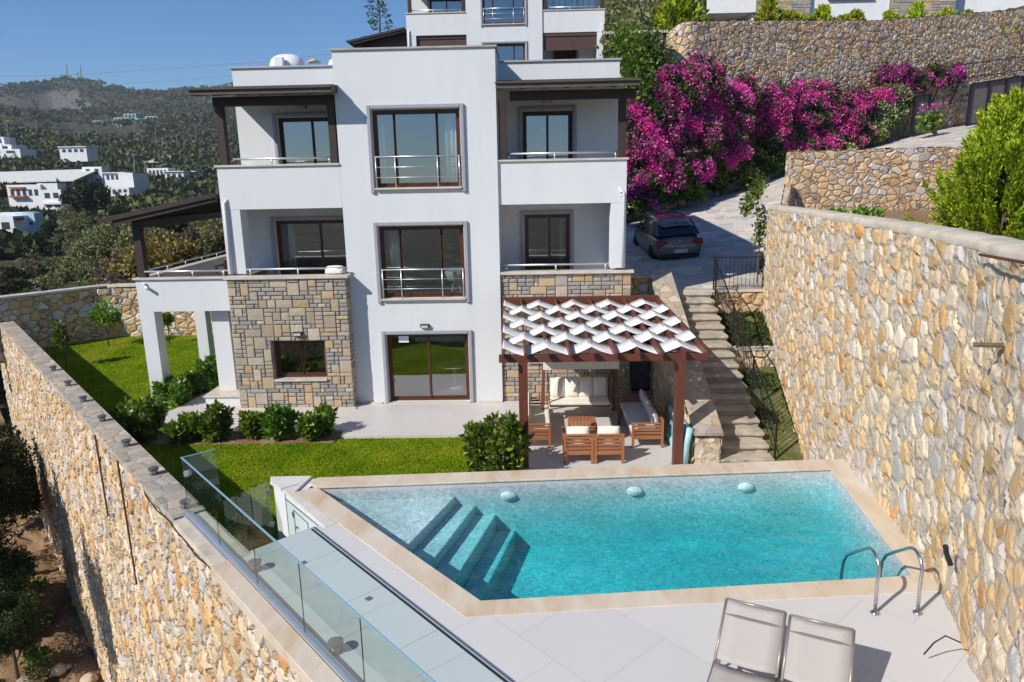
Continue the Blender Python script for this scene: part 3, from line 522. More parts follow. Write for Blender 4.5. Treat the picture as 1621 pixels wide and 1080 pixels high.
for a,b,z in ((4.4,7.4,4.75),(-2.87,-.02,3.9)):
    q=MB(); y=.16
    for k in range(int((5.66-z)/.055)): q.box((a,y,z+k*.055),(b,y+.03,z+k*.055+.051))
    q.box((a,y-.05,5.5),(b,y+.1,5.66)); q.build('roller_shutter','shutter',nb)
q=MB(); 
for k in range(9): q.box((4.6+k*.34,.45,7.0),(4.63+k*.34,.48,8.4))
q.box((4.55,.46,8.4),(7.4,.49,8.45)); q.box((4.55,.46,7.7),(7.4,.49,7.73)); q.build('glazing_bars','awn_dark',nb)
q=MB(); q.box((4.55,.46,7.0),(7.4,.465,8.4)); q.build('balcony_glazing','winglass',nb)
# curtains, table, paper inside
def curtain(x0,x1,z0,z1,y,label,sx=0):
    g=MB(); n=36; v=[]
    for i in range(n+1):
        t=i/n; x=x0+(x1-x0)*t; yy=y+.035*math.sin(t*(x1-x0)*58)
        v+= [(x+sx*.0,yy,z1),(x+sx,yy+.01,z0)]
    g.add(v,[(2*i,2*i+2,2*i+3,2*i+1) for i in range(n)]); q=g.build('curtain','curtain',None,True); s=q.modifiers.new('s','SOLIDIFY'); s.thickness=.006; tag(q,label,'curtain',)
curtain(1.12,1.4,3.1,5.1,.42,'white curtain at the left edge of the middle tower window',.15); curtain(2.88,3.2,6.1,8.2,.42,'white curtain at the right edge of the top tower window')
curtain(1.05,1.2,6.1,8.2,.42,'thin white curtain at the left edge of the top tower window'); curtain(-2.5,-2.2,3.1,5.2,2.5,'white curtain behind the left first floor balcony door'); curtain(6.1,6.25,3.1,5.2,2.5,'white curtain behind the right first floor balcony door')
curtain(5.45,5.65,6.1,8.2,2.5,'white curtain behind the right upper balcony door')
t=empty('round_table',(2.75,1.55,.02),0,'round white topped table seen through the ground floor glass door','table'); q=MB(); q.lathe([(.0,.72),(.58,.72),(.6,.735),(.58,.75),(0,.75)],n=40); q.build('tabletop','whitepl',t,True)
q=MB(); q.lathe([(.05,.03),(.05,.72)],n=12); q.build('pedestal','whitepl',t,True); q=MB(); q.lathe([(.3,0),(.3,.02),(.06,.04)],n=24); q.build('base','whitepl',t,True)
t=empty('round_table',(1.75,1.9,6.06),0,'small white round table seen through the top tower window','table'); q=MB(); q.lathe([(.0,.72),(.38,.72),(.38,.75),(0,.75)],n=32); q.build('tabletop','whitepl',t,True); q=MB(); q.lathe([(.2,0),(.04,.03),(.04,.72)],n=12); q.build('pedestal','whitepl',t,True)
q=MB(); g=q.lathe([(.05,.42),(.26,.5),(.33,.75),(.30,.78),(.0,.55)],n=20); 
for a in range(4): q.tube([(.1*math.cos(a*1.57+.8),.1*math.sin(a*1.57+.8),.45),(.25*math.cos(a*1.57+.8),.25*math.sin(a*1.57+.8),0)],.012,6)
q=q.build('tub_chair','whitepl',None,True); q.location=(3.0,.75,3.02); tag(q,'white shell chair behind the right end of the middle tower window','chair')
q=MB(); q.box((1.33,.13,1.80),(1.62,.134,1.99)); tag(q.build('paper_notice','paper'),'blank white paper notice stuck inside the ground floor glass door','paper')
# wall lamps
def wall_lamp(x,y,z,label,dark=True):
    o=empty('wall_lamp',(x,y,z),0,label,'wall lamp','lamps fixed above doors and windows'); q=MB(); q.box((-.13,-.07,-.05),(.13,0,.06)); q.box((-.12,-.11,.03),(.12,-.072,.06)); q.build('housing','charcoal',o,bevel=.01); q=MB(); q.box((-.10,-.105,-.045),(.10,-.074,.028)); q.build('diffuser','lampglass',o,bevel=.006)
wall_lamp(2.13,0,2.31,'dark wall lamp above the ground floor sliding glass door'); wall_lamp(-1.42,-.41,2.22,'dark wall lamp on the stone cladding above the small window')
wall_lamp(-1.5,2.0,8.56,'dark wall lamp above the left upper balcony door'); wall_lamp(5.74,2.0,8.58,'dark wall lamp above the right upper balcony door')
# security cameras
def seccam(x,y,z,label,rz):
    o=empty('security_camera',(x,y,z),rz,label,'security camera'); q=MB(); q.lathe([(.05,-.02),(.05,.02)],n=14); q.build('base','whitepl',o,True); q=MB(); q.tube([(0,0,-.02),(.04,-.04,-.07)],.015,6); q.build('arm','whitepl',o); q=MB(); q.tube([(.02,0,-.08),(.12,-.16,-.12)],.045,12); q.build('body','whitepl',o,True)
seccam(-6.0,.27,3.6,'white security camera at the outer corner of the side terrace',.2); seccam(7.7,.04,5.98,'white security camera high on the right corner column',2.)
# rooftop tanks and flue
def tank(x,y,z,r,L,label):
    o=empty('water_tank',(x,y,z),0,label,'water tank'); q=MB(); n=10; pts=[];rr=[]
    for k in range(n+1):
        t=-1+2*k/n; pts.append((t*L/2,0,r)); rr.append(r*max(.10,(1-abs(t)**2.6)**.5))
    q.tube(pts,rr,20); q.build('shell','whitepl',o,True); q=MB(); q.box((-L*.3,-.3,-.72),(-L*.3+.06,.3,.1)); q.box((L*.3,-.3,-.72),(L*.3+.06,.3,.1)); q.build('cradle','alu',o)
tank(-2.35,3.6,9.50,.40,1.15,'white rounded water tank on the left of the villa roof'); tank(-.62,4.2,9.45,.44,1.3,'white rounded water tank beside the tower parapet')
q=MB(); q.box((-2.56,3.0,9.12),(-2.3,3.2,10.12)); tag(q.build('flue','farwhite',None,bevel=.01),'square white flue in front of the left rooftop tank','flue')
q=MB(); q.lathe([(.13,0),(.13,1.0),(.14,1.02)],n=14); q.lathe([(.26,1.12),(.0,1.24)],n=16); q.tube([(.1,0,1.0),(.1,0,1.15)],.01,5); q.tube([(-.1,0,1.0),(-.1,0,1.15)],.01,5); q=q.build('roof_vent','concrete',None,True); q.location=(-1.72,4.3,9.02); tag(q,'round roof vent with a flat cowl between the two tanks','vent')
# terrace dining chairs
def wchair(x,y,z,rz,label):
    o=empty('dining_chair',(x,y,z),rz,label,'chair','wooden chairs on the side terrace')
    for a,b in ((-.2,-.2),(.2,-.2)): q=MB(); q.box((a-.02,b-.02,0),(a+.02,b+.02,.44)); q.build('leg','teak',o)
    for a in (-.2,.2): q=MB(); q.box((a-.02,.18,0),(a+.02,.22,.95)); q.build('leg','teak',o)
    q=MB(); q.box((-.23,-.22,.44),(.23,.22,.47)); q.build('seat','teak',o); q=MB(); q.box((-.18,.185,.9),(.18,.215,.96)); q.box((-.18,.185,.55),(.18,.215,.6))
    for k in range(5): q.box((-.15+k*.07,.19,.6),(-.12+k*.07,.21,.9))
    q.build('backrest','teak',o)
wchair(-4.3,3.6,3.06,.3,'reddish wooden chair on the side terrace nearest the house column'); wchair(-4.95,4.3,3.06,.2,'reddish wooden chair on the side terrace beside the stone pier'); wchair(-4.3,2.6,3.06,3.0,'reddish wooden chair on the side terrace turned away')
t=empty('dining_table',(-4.5,3.1,3.06),0,'slatted wooden table on the side terrace','table'); q=MB()
for k in range(8): q.box((-.5,-.4+k*.1,.72),(.5,-.31+k*.1,.75))
q.build('tabletop','teak',t)
for a in (-.45,.45):
    for b in (-.35,.35): q=MB(); q.box((a-.03,b-.03,0),(a+.03,b+.03,.72)); q.build('leg','teak',t)
q=MB()
for k in range(40):
    a=rnd.uniform(0,6.28); r_=rnd.uniform(.02,.18); q.lathe([(.07,-.02),(.09,.02),(.0,.06)],(r_*math.cos(a)*1.7,r_*math.sin(a),rnd.uniform(.03,.12)),7)
q=q.build('cushion_heap','cushion',None,True); q.location=(-.25,-.0,3.84); q.scale=(.7,.7,.8); tag(q,'pale cushion lying on the balcony rail beside the tower','cushion')
# ------------------------------------------------------------------ site
def W(s,n,z=None):
    p=(.675*s+.738*n,-.738*s+.675*n); return p if z is None else (p[0],p[1],z)
def curvewall(name,poly,z0,z1,th,mat,step=.06,side=1,label=None,back=.25,parent=None):
    """poly: plan line of the visible face; thickness goes to the left of travel for side=1. z0,z1 number or per-point lists"""
    poly=np.array(poly,float); seg=np.linalg.norm(np.diff(poly,axis=0),axis=1); L=np.concatenate([[0],np.cumsum(seg)]); n=max(2,int(L[-1]/step)); t=np.linspace(0,L[-1],n+1)
    P=np.stack([np.interp(t,L,poly[:,0]),np.interp(t,L,poly[:,1])],1); k=max(1,int(1.2/step)); 
    Q=np.pad(P,((k,k),(0,0)),mode='reflect',reflect_type='odd'); ker=np.ones(2*k+1)/(2*k+1); P=np.stack([np.convolve(Q[:,i],ker,'valid') for i in (0,1)],1)
    T=np.gradient(P,axis=0); T/=np.linalg.norm(T,axis=1)[:,None]; N=np.stack([-T[:,1],T[:,0]],1)*side
    Z0=np.interp(t,L,z0) if np.ndim(z0) else np.full(n+1,float(z0)); Z1=np.interp(t,L,z1) if np.ndim(z1) else np.full(n+1,float(z1))
    V=[];F=[];K=0
    def sheet(A,B,za,zb,m,flip):
        nonlocal K
        w=np.linspace(0,1,m+1); XY=A[:,None,:]*(1-w)[None,:,None]+B[:,None,:]*w[None,:,None]; Z=za[:,None]*(1-w)[None]+zb[:,None]*w[None]
        V.append(np.concatenate([XY,Z[...,None]],2).reshape(-1,3)); idx=np.arange(len(A)*(m+1)).reshape(len(A),m+1)+K; K+=len(A)*(m+1)
        q=np.stack([idx[:-1,:-1],idx[1:,:-1],idx[1:,1:],idx[:-1,1:]],-1).reshape(-1,4); F.append(q[:,::-1] if flip else q)
    B=P+N*th; hm=max(2,int((Z1-Z0).max()/step)); tm=max(2,int(th/step)); fl=(side<0)
    sheet(P,P,Z0,Z1,hm,fl); sheet(B,B,Z0,Z1,max(2,int((Z1-Z0).max()/back)),not fl); sheet(P,B,Z1,Z1,tm,fl)
    # ends
    for e,ff in ((0,True),(-1,False)):
        w=np.linspace(0,1,tm+1); a=P[e]*(1-w)[:,None]+B[e]*w[:,None]; sheet(a,a,np.full(tm+1,Z0[e]),np.full(tm+1,Z1[e]),hm,(ff if side>0 else not ff)^True^False if False else (not ff if side>0 else ff))
    o=npmesh(name,np.concatenate(V),np.concatenate(F),mat,parent,True)
    if label: tag(o,label,'wall')
    return o,P,N
lw,_,_=curvewall('stone_wall',[W(-18.2,-6.85),W(16.5,-6.85)],-9.8,1.11,.40,'rubble_out',.055,1,'tall rubble stone boundary wall on the left, carrying the glass fence and small lamps',back=.12)
q=MB(); q.prism([W(-18.3,-6.91),W(6.72,-6.91),W(6.72,-6.42),W(-18.3,-6.42)],1.10,1.235); q.build('coping','flag',lw)
q=MB(); q.prism([W(6.74,-6.93),W(8.6,-6.92),W(8.6,-6.40),W(6.74,-6.42)],1.10,1.212); q.build('coping','concrete',lw)
q=MB(); q.prism([W(8.61,-6.98),W(16.5,-6.98),W(16.5,-6.73),W(8.61,-6.73)],1.10,1.25); q.build('edge_kerb','coping',lw,bevel=.008)
fw,_,_=curvewall('stone_wall',[(-16.9,5.6),(-13.1,10.15),(-12.4,10.15),(-3.6,10.35)],-.4,[2.08,2.08,2.05,2.03],.38,'rubble_far',.07,1,'rubble stone wall closing the far end of the lawn, partly in shade')
q=MB(); q.prism([(-17.0,5.5),(-13.06,10.06),(-3.6,10.28),(-3.6,10.78),(-13.3,10.6),(-17.4,5.9)],2.1,2.2); q.build('coping','capstone',fw,bevel=.01)
rw,RP,RN=curvewall('stone_wall',[(12.12,1.25),(11.62,-2.5),(11.3,-4.6),(10.98,-7.55),(10.72,-9.5),(10.55,-10.8),(10.3,-11.9),(9.95,-12.9),(9.6,-13.9),(9.0,-16.0),(8.7,-18.)],-.3,[5.36,5.44,5.47,5.51,5.51,5.5,5.5,5.5,5.5,5.5,5.5],.42,'rubble_in',.05,1,'high curving rubble stone wall along the right side of the pool')
n=len(RP); V=[];st=6; ids=list(range(0,n,st)); g=np.random.default_rng(6); pr=[(-.02,-.10),(-.035,-.01),(-.0,.02),(.2,.035),(.42,.02),(.5,.0),(.5,-.16)]
for i in ids:
    f=i/n; z=5.46+.14*math.sin(min(1,f*1.7)*1.57); jt=g.normal()*.008
    for (o_,dz) in pr: V.append((RP[i][0]+RN[i][0]*(o_+jt),RP[i][1]+RN[i][1]*(o_+jt),z+dz+g.normal()*.006))
m_=len(pr); F=[(a*m_+b,(a+1)*m_+b,(a+1)*m_+b+1,a*m_+b+1) for a in range(len(ids)-1) for b in range(m_-1)]
npmesh('coping',V,F,'concrete',rw,True)
# glass fence
GF=empty('glass_fence',(0,0,0),0,'frameless greenish glass balustrade on the boundary wall','fence'); n0=-6.68
ss=[6.72,8.15,9.55,10.95,12.35,13.75,15.15]
for a,b in zip(ss[:-1],ss[1:]):
    q=MB(); q.prism([W(a+.008,n0-.007),W(b-.008,n0-.007),W(b-.008,n0+.007),W(a+.008,n0+.007)],1.24,2.2); p=q.build('glass_panel','railglass',GF)
    q=MB(); q.prism([W(a+.004,n0-.006),W(a+.009,n0-.006),W(a+.009,n0+.006),W(a+.004,n0+.006)],1.24,2.2); q.build('panel_edge','charcoal',p)
q=MB(); q.prism([W(6.72,n0-.009),W(6.735,n0-.009),W(6.735,n0+.52),W(6.72,n0+.52)],1.22,2.2); q.build('glass_panel','railglass',GF)
q=MB(); q.bar(W(6.7,n0,2.205),W(15.2,n0,2.205),.022,.014); q.bar(W(6.727,n0,2.205),W(6.727,n0+.52,2.205),.022,.014); q.build('top_rail','glassedge',GF)
q=MB(); q.bar(W(6.7,n0,1.255),W(15.2,n0,1.255),.09,.05); q.bar(W(6.7,n0-.07,1.232),W(15.2,n0-.07,1.232),.03,.03); q.build('base_channel','alu',GF)
for s in (6.95,): q=MB(); q.bar(W(s,n0-.03,2.05),W(s+.06,n0-.03,2.0),.05,.07); q.build('glass_clamp','alu',GF)
GG=empty('glass_gate',(0,0,0),0,'glass gate panel across the steps beside the white pool corner','gate'); q=MB(); q.prism([(-.08,-8.92),(.42,-8.14),(.432,-8.148),(-.068,-8.928)],.15,1.2); q.build('glass_panel','railglass',GG)
for z in (.35,.98): q=MB(); q.box((.38,-8.22,z),(.46,-8.14,z+.06)); q.build('hinge','grey_metal',GG)
# deck, slabs and steps
q=MB(); q.prism([W(8.5,-6.45),(1.72,-9.87),(2.2,-9.7),(4.33,-12.16),(10.3,-11.63),(10.9,-11.6),(10.2,-14),(9.3,-16.5),(8.95,-18),W(16.4,-6.45)],.6,1.2); tag(q.build('pool_deck','decktile'),kind='structure')
q=MB(); q.prism([W(8.5,-6.729),W(16.4,-6.729),W(16.4,-5.44),W(8.5,-5.44)],1.12,1.204); tag(q.build('deck_slabs','slab'),kind='structure')
q=MB(); q.prism([W(8.5,-5.44),W(16.4,-5.44),W(16.4,-5.405),W(8.5,-5.405)],1.197,1.2055); tag(q.build('drain_slot','charcoal'),'narrow dark drain slot running along the deck slabs','drain')
for i,(s,n_) in enumerate(((9.35,-5.95),(10.75,-5.72))):
    x,y=W(s,n_); q=MB(); q.box((x-.04,y-.04,1.2045),(x+.04,y+.04,1.209),rot=(0,0,.83)); tag(q.build('floor_drain','grey_metal'),('small square drain cover in the slabs nearer the steps','small square drain cover in the slabs farther from the steps')[i],'drain cover')
ST=empty('garden_steps',(0,0,0),0,'pale steps between the boundary wall and pool going down to the lawn','steps')
for k in range(6): q=MB(); s0=8.5-(k+1)*.34; q.prism([W(s0,-6.44),W(s0+.345,-6.44),W(s0+.345,-5.2),W(s0,-5.35)],-.2-.0*k,1.2-.2*(k+1)+.001); q.build('step','decktile',ST,bevel=.008)
# pool
PO=empty('swimming_pool',(0,0,0),0,'raised swimming pool with travertine edge and corner steps','swimming pool')
I=[(4.49,-11.86),(1.35,-8.4),(10.55,-7.79),(10.17,-11.32)]
q=MB(); zb=-.12
for i in range(4):
    a,b=I[i],I[(i+1)%4]; q.add([(a[0],a[1],zb),(b[0],b[1],zb),(b[0],b[1],1.165),(a[0],a[1],1.165)],[(3,2,1,0)])
q.add([(p[0],p[1],zb) for p in I],[(3,2,1,0)])
O_=[(4.3,-12.2),(1.08,-8.6),(1.25,-7.98),(10.9,-7.35),(10.45,-11.7)]
sh=q.build('basin','mosaic',PO)
q=MB(); n=5
for i in range(5):
    a,b=O_[i],O_[(i+1)%5]; q.add([(a[0],a[1],-.4),(b[0],b[1],-.4),(b[0],b[1],1.165),(a[0],a[1],1.165)],[(0,1,2,3)])
q.build('outer_wall','plaster',PO)
def line(p,d,t): return (p[0]+d[0]*t,p[1]+d[1]*t)
e0=[(3.78,-8.22),(3.10,-10.34)]
def stepq(dx,dx2,z):
    A=(e0[0][0]+dx,-8.22+.07*(dx)); B=(e0[1][0]+dx*.93,-10.34-dx*1.03); A2=(e0[0][0]+dx2,-8.22+.07*dx2); B2=(e0[1][0]+dx2*.93,-10.34-dx2*1.03)
    q=MB(); q.prism([A,A2,B2,B],-.25,z); return q
q=MB(); q.prism([(1.38,-8.41),(3.78,-8.235),(3.10,-10.32)],-.25,.93); q.build('shallow_shelf','mosaic',PO,bevel=.02)
stepq(0,.36,.74).build('pool_step','mosaic',PO,bevel=.02); stepq(.36,.72,.55).build('pool_step','mosaic',PO,bevel=.02); stepq(.72,1.06,.22).build('pool_step','mosaic',PO,bevel=.02)
q=MB(); z0,z1=1.168,1.206
q.prism([(1.365,-8.395),(4.475,-11.84),(10.18,-11.305),(10.42,-11.66),(4.30,-12.19),(1.06,-8.60)],z0,z1); q.prism([(1.37,-8.42),(1.19,-8.25),(1.26,-8.0),(10.66,-7.36),(10.56,-7.81)],z0,z1-.001); q.prism([(10.53,-7.78),(10.661,-7.36),(10.99,-7.38),(10.58,-11.4),(10.421,-11.66),(10.155,-11.3)],z0,z1-.0015)
q.build('coping','coping',PO,bevel=.01)
q=MB(); q.prism([(0.39,-7.95),(1.15,-7.93),(1.055,-8.605),(2.08,-9.74),(1.93,-9.90),(0.84,-8.56),(0.48,-8.22)],1.168,1.21); q.build('corner_cap','copingwhite',PO,bevel=.01)
q=MB(); q.prism([(0.44,-7.98),(1.3,-7.98),(1.15,-8.7),(2.1,-9.72),(1.97,-9.86),(.89,-8.53),(.53,-8.2)],-.2,1.167); q.build('corner_wall','plaster',PO)
q=MB(); d=np.array([1.08,-1.33]); d/=np.linalg.norm(d); nn=np.array([-.776,-.63])
a=np.array([1.05,-8.72])+nn*.01; b=a+d*.62
for p0,p1,z_,z2 in ((a,b,.2,.215),(a,b,.92,.935)): q.bar((*p0,z_),(*p1,z_),.012,.012)
q.bar((*a,.2),(*a,.93),.012); q.bar((*b,.2),(*b,.93),.012); q.tube([(*(a+d*.12),.65),(*(a+d*.12+nn*.05),.65)],.018,8); q.build('hatch','grey_metal',PO)
# water: rippled surface closed body
nx=300; gx=np.linspace(1.2,10.75,nx); gy=np.linspace(-12.0,-7.65,150)
def waves(X,Y):
    g=np.random.default_rng(3); Z=np.zeros_like(X)
    for k in range(46):
        L=g.uniform(.09,.62)*1.0; a=g.uniform(0,6.28); kx,ky=math.cos(a)*6.28/L,math.sin(a)*6.28/L*1.15; Z+=(L**1.15)*.0022*np.sin(kx*X+ky*Y+g.uniform(0,6.28)+.8*np.sin(X*1.3+k)+.6*np.sin(Y*1.7+k))
    return Z
Ip=[(4.505,-11.875),(1.335,-8.39),(10.56,-7.78),(10.18,-11.335)]
# map unit square onto the quad
a_,b_,c_,d_=[np.array(p) for p in (Ip[1],Ip[2],Ip[3],Ip[0])]
U,Vv=np.meshgrid(np.linspace(0,1,260),np.linspace(0,1,110),indexing='ij')
XY=(a_*(1-U)[...,None]+b_*U[...,None])*(1-Vv)[...,None]+(d_*(1-U)[...,None]+c_*U[...,None])*Vv[...,None]
Zw=1.085+waves(XY[...,0],XY[...,1]); PV=np.concatenate([XY,Zw[...,None]],2).reshape(-1,3); idx=np.arange(260*110).reshape(260,110)
FF=np.stack([idx[:-1,:-1],idx[:-1,1:],idx[1:,1:],idx[1:,:-1]],-1).reshape(-1,4)[:,::-1]
FF=FF[:,::-1]
bot=PV.copy(); bot[:,2]=-.16; K=len(PV); per=list(idx[:,0])+list(idx[-1,1:])+list(idx[::-1,-1][1:])+list(idx[0,::-1][1:-1])
side=[(per[i],per[(i+1)%len(per)],per[(i+1)%len(per)]+K,per[i]+K) for i in range(len(per))]
WMODE='TRANS'
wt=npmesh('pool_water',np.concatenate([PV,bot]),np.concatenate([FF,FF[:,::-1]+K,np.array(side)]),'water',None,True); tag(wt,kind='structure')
for i,(x,y) in enumerate(((4.72,-8.19),(6.98,-8.04),(9.0,-7.905))):
    q=MB(); V=[];n=20
    q.tube([(x,y+.02,.9),(x,y-.035,.9)],[.15,.13],24); q.v=[(a,b,.9+(c-.9)*.62) for a,b,c in q.v]
    tag(q.build('pool_light','whitepl',None,True),('round white pool light on the far pool wall nearest the steps','middle round white pool light on the far pool wall','round white pool light on the far pool wall nearest the stone wall')[i],'pool light')
# ladder
LD=empty('pool_ladder',(0,0,0),0,'curved stainless steel pool ladder at the right corner','ladder')
for x in (9.28,9.79):
    P=[(x,-12.13,1.2),(x,-12.11,1.62)]
    for k in range(8):
        a=math.pi*(1-k/7*.72); P.append((x,-11.93+.19*math.cos(a),1.74+.19*math.sin(a)))
    P+=[(x,-11.5,1.66),(x,-11.3,1.5),(x,-11.22,1.36),(x,-11.2,1.2),(x,-11.2,.35)]; q=MB(); q.tube(P,.021,12); q.build('handrail','steel',LD,True)
    q=MB(); q.lathe([(.055,0),(.055,.012),(.03,.03)],(x,-12.13,1.201),18); q.build('flange','steel',LD,True)
for z in (.85,.6,.38): q=MB(); q.box((9.28,-11.24,z),(9.79,-11.16,z+.025)); q.build('tread','steel',LD,bevel=.008)
# wall-top lamps
def cap_lamp(x,y,z,label,first=[None]):
    if first[0] is None:
        o=empty('post_lamp',(x,y,z),0); first[0]=o; q=MB(); q.lathe([(.075,0),(.075,.02),(.06,.022)],n=18); q.build('base','lampgrey',o,True)
        q=MB(); q.lathe([(.052,.02),(.052,.10)],n=16); q.build('diffuser','lampglass',o,True); q=MB(); q.lathe([(.085,.125),(.09,.10),(.09,.135),(.03,.15)],n=20)
        for a in range(4): q.box((.066*math.cos(a*1.57)-.006,.066*math.sin(a*1.57)-.006,.02),(.066*math.cos(a*1.57)+.006,.066*math.sin(a*1.57)+.006,.1))
        q.build('cap','lampgrey',o)
    else: o=copy_tree(first[0]); o.location=(x,y,z)
    tag(o,label,'lamp','round lamps standing on the boundary walls')
names=['eighth','seventh','sixth','fifth','fourth','third','second','nearest']
for i,s in enumerate((-10.9,-8.6,-6.6,-4.6,-2.7,-.8,1.15,3.1,5.0,6.42)):
    pass
LS=[-5.3,-3.3,-1.35,.6,2.5,4.45,6.38]; ORD=['first','second','third','fourth','fifth','sixth','seventh']
LS=[-5.47,-3.33,-1.43,.56,2.67,4.61,6.46]
for i,s in enumerate(LS[::-1]): x,y=W(s,-6.64); cap_lamp(x,y,1.236,'grey round lamp on the left wall, %s one beyond the glass fence corner'%ORD[i])
for s,t in ((9.08,'grey round lamp behind the glass fence, the farther of two on the deck'),(11.42,'grey round lamp behind the glass fence, the nearer of two on the deck')): x,y=W(s,-6.53); cap_lamp(x,y,1.206,t)
for (x,y),t in (((-15.0,8.6),'lamp on the far wall standing left of the wall corner'),((-13.1,10.35),'lamp on the far wall at its corner')): cap_lamp(x,y,2.2,t)
# lawn & patio
q=MB(); q.prism([W(-18.,-6.6),W(8.6,-6.46),(1.3,-9.4),(1.3,-7.8),(9.2,-7.8),(9.3,-5.2),(9.3,1.1),(8,10.1),(-3.6,10.6),(-13.1,10.35)],-.5,-.085); tag(q.build('lawn','lawn'),kind='structure')
q=MB(); q.prism([(-5.7,-2.25),(.2,-2.25),(.2,-2.66),(4.6,-2.66),(4.6,-7.7),(9.4,-7.7),(9.4,1.1),(8.0,1.1),(8.0,.36),(4.3,.3),(-3.2,-.1),(-3.3,3.2),(-4.9,3.2),(-5.2,.1)],-.3,.0); tag(q.build('patio','patiotile',bevel=.006),kind='structure')
q=MB(); q.prism([(-5.3,-3.0),(.1,-3.0),(.19,-2.26),(-5.3,-2.26)],-.3,-.06); tag(q.build('planting_bed','soil'),kind='structure')
q=MB(); q.box((-4.45,-.02,.0),(-3.42,1.3,.26)); q.build('base','plaster',None) if False else None
E2=empty('entrance_step',(0,0,0),0,'white step with beige tread beside the stone clad block','step'); q=MB(); q.box((-4.48,-.02,.001),(-3.42,1.35,.25)); q.build('riser','plaster',E2); q=MB(); q.box((-4.53,-.07,.251),(-3.40,1.4,.29)); q.build('tread','capstone',E2,bevel=.005)
# grass blades
g=np.random.default_rng(2); N_=300000; X=g.uniform(-16,5.2,N_); Y=g.uniform(-9.5,10.2,N_)
nw=.738*X+.675*Y; ok=(nw>-6.42)&~((X>-5.75)&(Y>-2.2)&(Y<3.3))&~((X>.18)&(Y>-2.7))&~((X>-3.6)&(Y>-.3))&~((X>-5.4)&(X<.2)&(Y>-3.0)&(Y<-2.))&~((X>4.6))&~((X>.3)&(Y<-7.9))&(X*.675-Y*.738<6.3)&(Y<10.1+.0*X)&((Y-6.2)<(X+17.4)*.92)
ok&=g.random(N_)<np.clip(1.25-(np.hypot(X-5,Y+20)-14)/30,.25,1)
P=np.stack([X,Y,np.full(N_,-.088)],1)[ok]; V,F=leafcloud(P,.028,np.tile([0,0,1.],(len(P),1)),1.5,.4,4); tag(npmesh('grass',V,F,'blade'),kind='stuff')
# stair, side walls, planting
ev=empty('stone_staircase',(0,0,0),0,'rustic stone staircase climbing from the pool terrace to the driveway','staircase')
for k in range(17):
    y0=-4.85+k*.352; z=.178*(k+1); q=MB(); xl=9.30; xr=10.58-.006*k; e=rnd.uniform
    n=9; top=[];
    pts=[(xl,y0-.05+e(-.015,.015))]+[(xl+(xr-xl)*i/n,y0-.05+e(-.022,.022)) for i in range(1,n)]+[(xr,y0-.05+e(-.015,.015)),(xr,y0+.36),(xl,y0+.36)]
    q.prism(pts,z-.075,z); q.prism([(xl,y0),(xr-.02,y0+.01),(xr-.02,y0+.36),(xl,y0+.36)],max(-.1,z-.3),z-.076); q.build('step','flagstep' if 'flagstep' in MM else 'stoneblock',ev,bevel=.018)
sw,_,_=curvewall('stone_wall',[(8.78,1.4),(8.78,-4.92)],-.2,[3.47,.70],.56,'rubble_up' if False else 'rubble_in',.05,1,'sloping stone wall between the pergola terrace and the staircase')
q=MB(); a=[(8.74,-4.98),(9.38,-4.98),(9.38,1.45),(8.74,1.45)]; q.prism(a,-9,[.84,.84,3.64,3.64]) ; q.v=[(x,y,(z if z>0 else (.78 if y<0 else 3.575))) for x,y,z in q.v]; q.build('coping','flag',sw)
bw,_,_=curvewall('stone_wall',[(7.95,1.12),(8.8,1.12)],-.1,3.45,.35,'rubble_up',.06,1,'short stone retaining wall between the villa and the staircase wall'); 
q=MB(); q.box((7.95,1.02,3.46),(8.8,1.5,3.5)); q.build('coping','flag',bw)
q=MB(); q.box((7.95,.85,2.45),(8.78,1.1,2.52)); q.build('ledge','plaster',bw)
dd=empty('garden_door',(8.05,.95,0),0,'black slatted metal door in the shade at the back of the pergola','door'); q=MB(); q.box((0,0,0),(.05,.06,2.1)); q.box((.68,0,0),(.73,.06,2.1)); q.box((.051,0,2.02),(.679,.06,2.1)); q.box((.051,0,.0),(.679,.06,.06)); q.box((.05,.07,0),(.7,.075,2.1)); q.build('frame','iron',dd)
q=MB()
for k in range(6): q.box((.07+k*.103,.012,.07),(.155+k*.103,.045,1.35))
q.build('slats','grey_metal',dd)
q=MB(); q.tube([(8.12,.35,0),(8.02,.85,1.75)],.012,6); tag(q.build('broom_handle','whitepl'),'thin pale pole leaning by the black door','pole')
cw,_,_=curvewall('stone_wall',[(10.56,1.05),(12.3,1.05)],1.6,2.98,.3,'rubble_up',.06,1,'stone retaining wall under the driveway edge at the top of the stairs'); q=MB(); q.box((9.2,.98,2.985),(12.3,1.42,3.045)); q.build('coping','capstone',cw,bevel=.01)
cw,_,_=curvewall('stone_wall',[(10.62,-1.05),(12.,-1.05)],.4,1.72,.28,'rubble_up',.06,1,'low stone cross wall halfway up the planted slope beside the stairs'); q=MB(); q.box((10.6,-1.1,1.722),(11.95,-.72,1.77)); q.build('coping','capgrey',cw,bevel=.01)
q=MB(); q.add([(10.58,-4.9,.05),(11.5,-4.9,.1),(11.9,-1.06,1.3),(10.6,-1.06,1.25)],[(0,1,2,3)]); q.add([(10.6,-.78,1.72),(12.1,-.78,1.76),(12.3,1.04,2.35),(10.6,1.04,2.3)],[(0,1,2,3)]); q.add([(9.2,-7.6,-.02),(11.2,-7.6,-.02),(11.5,-4.7,.04),(9.2,-4.7,.04)],[(0,1,2,3)]); tag(q.build('slope','drygrass'),kind='structure')
g=np.random.default_rng(9); P=[]
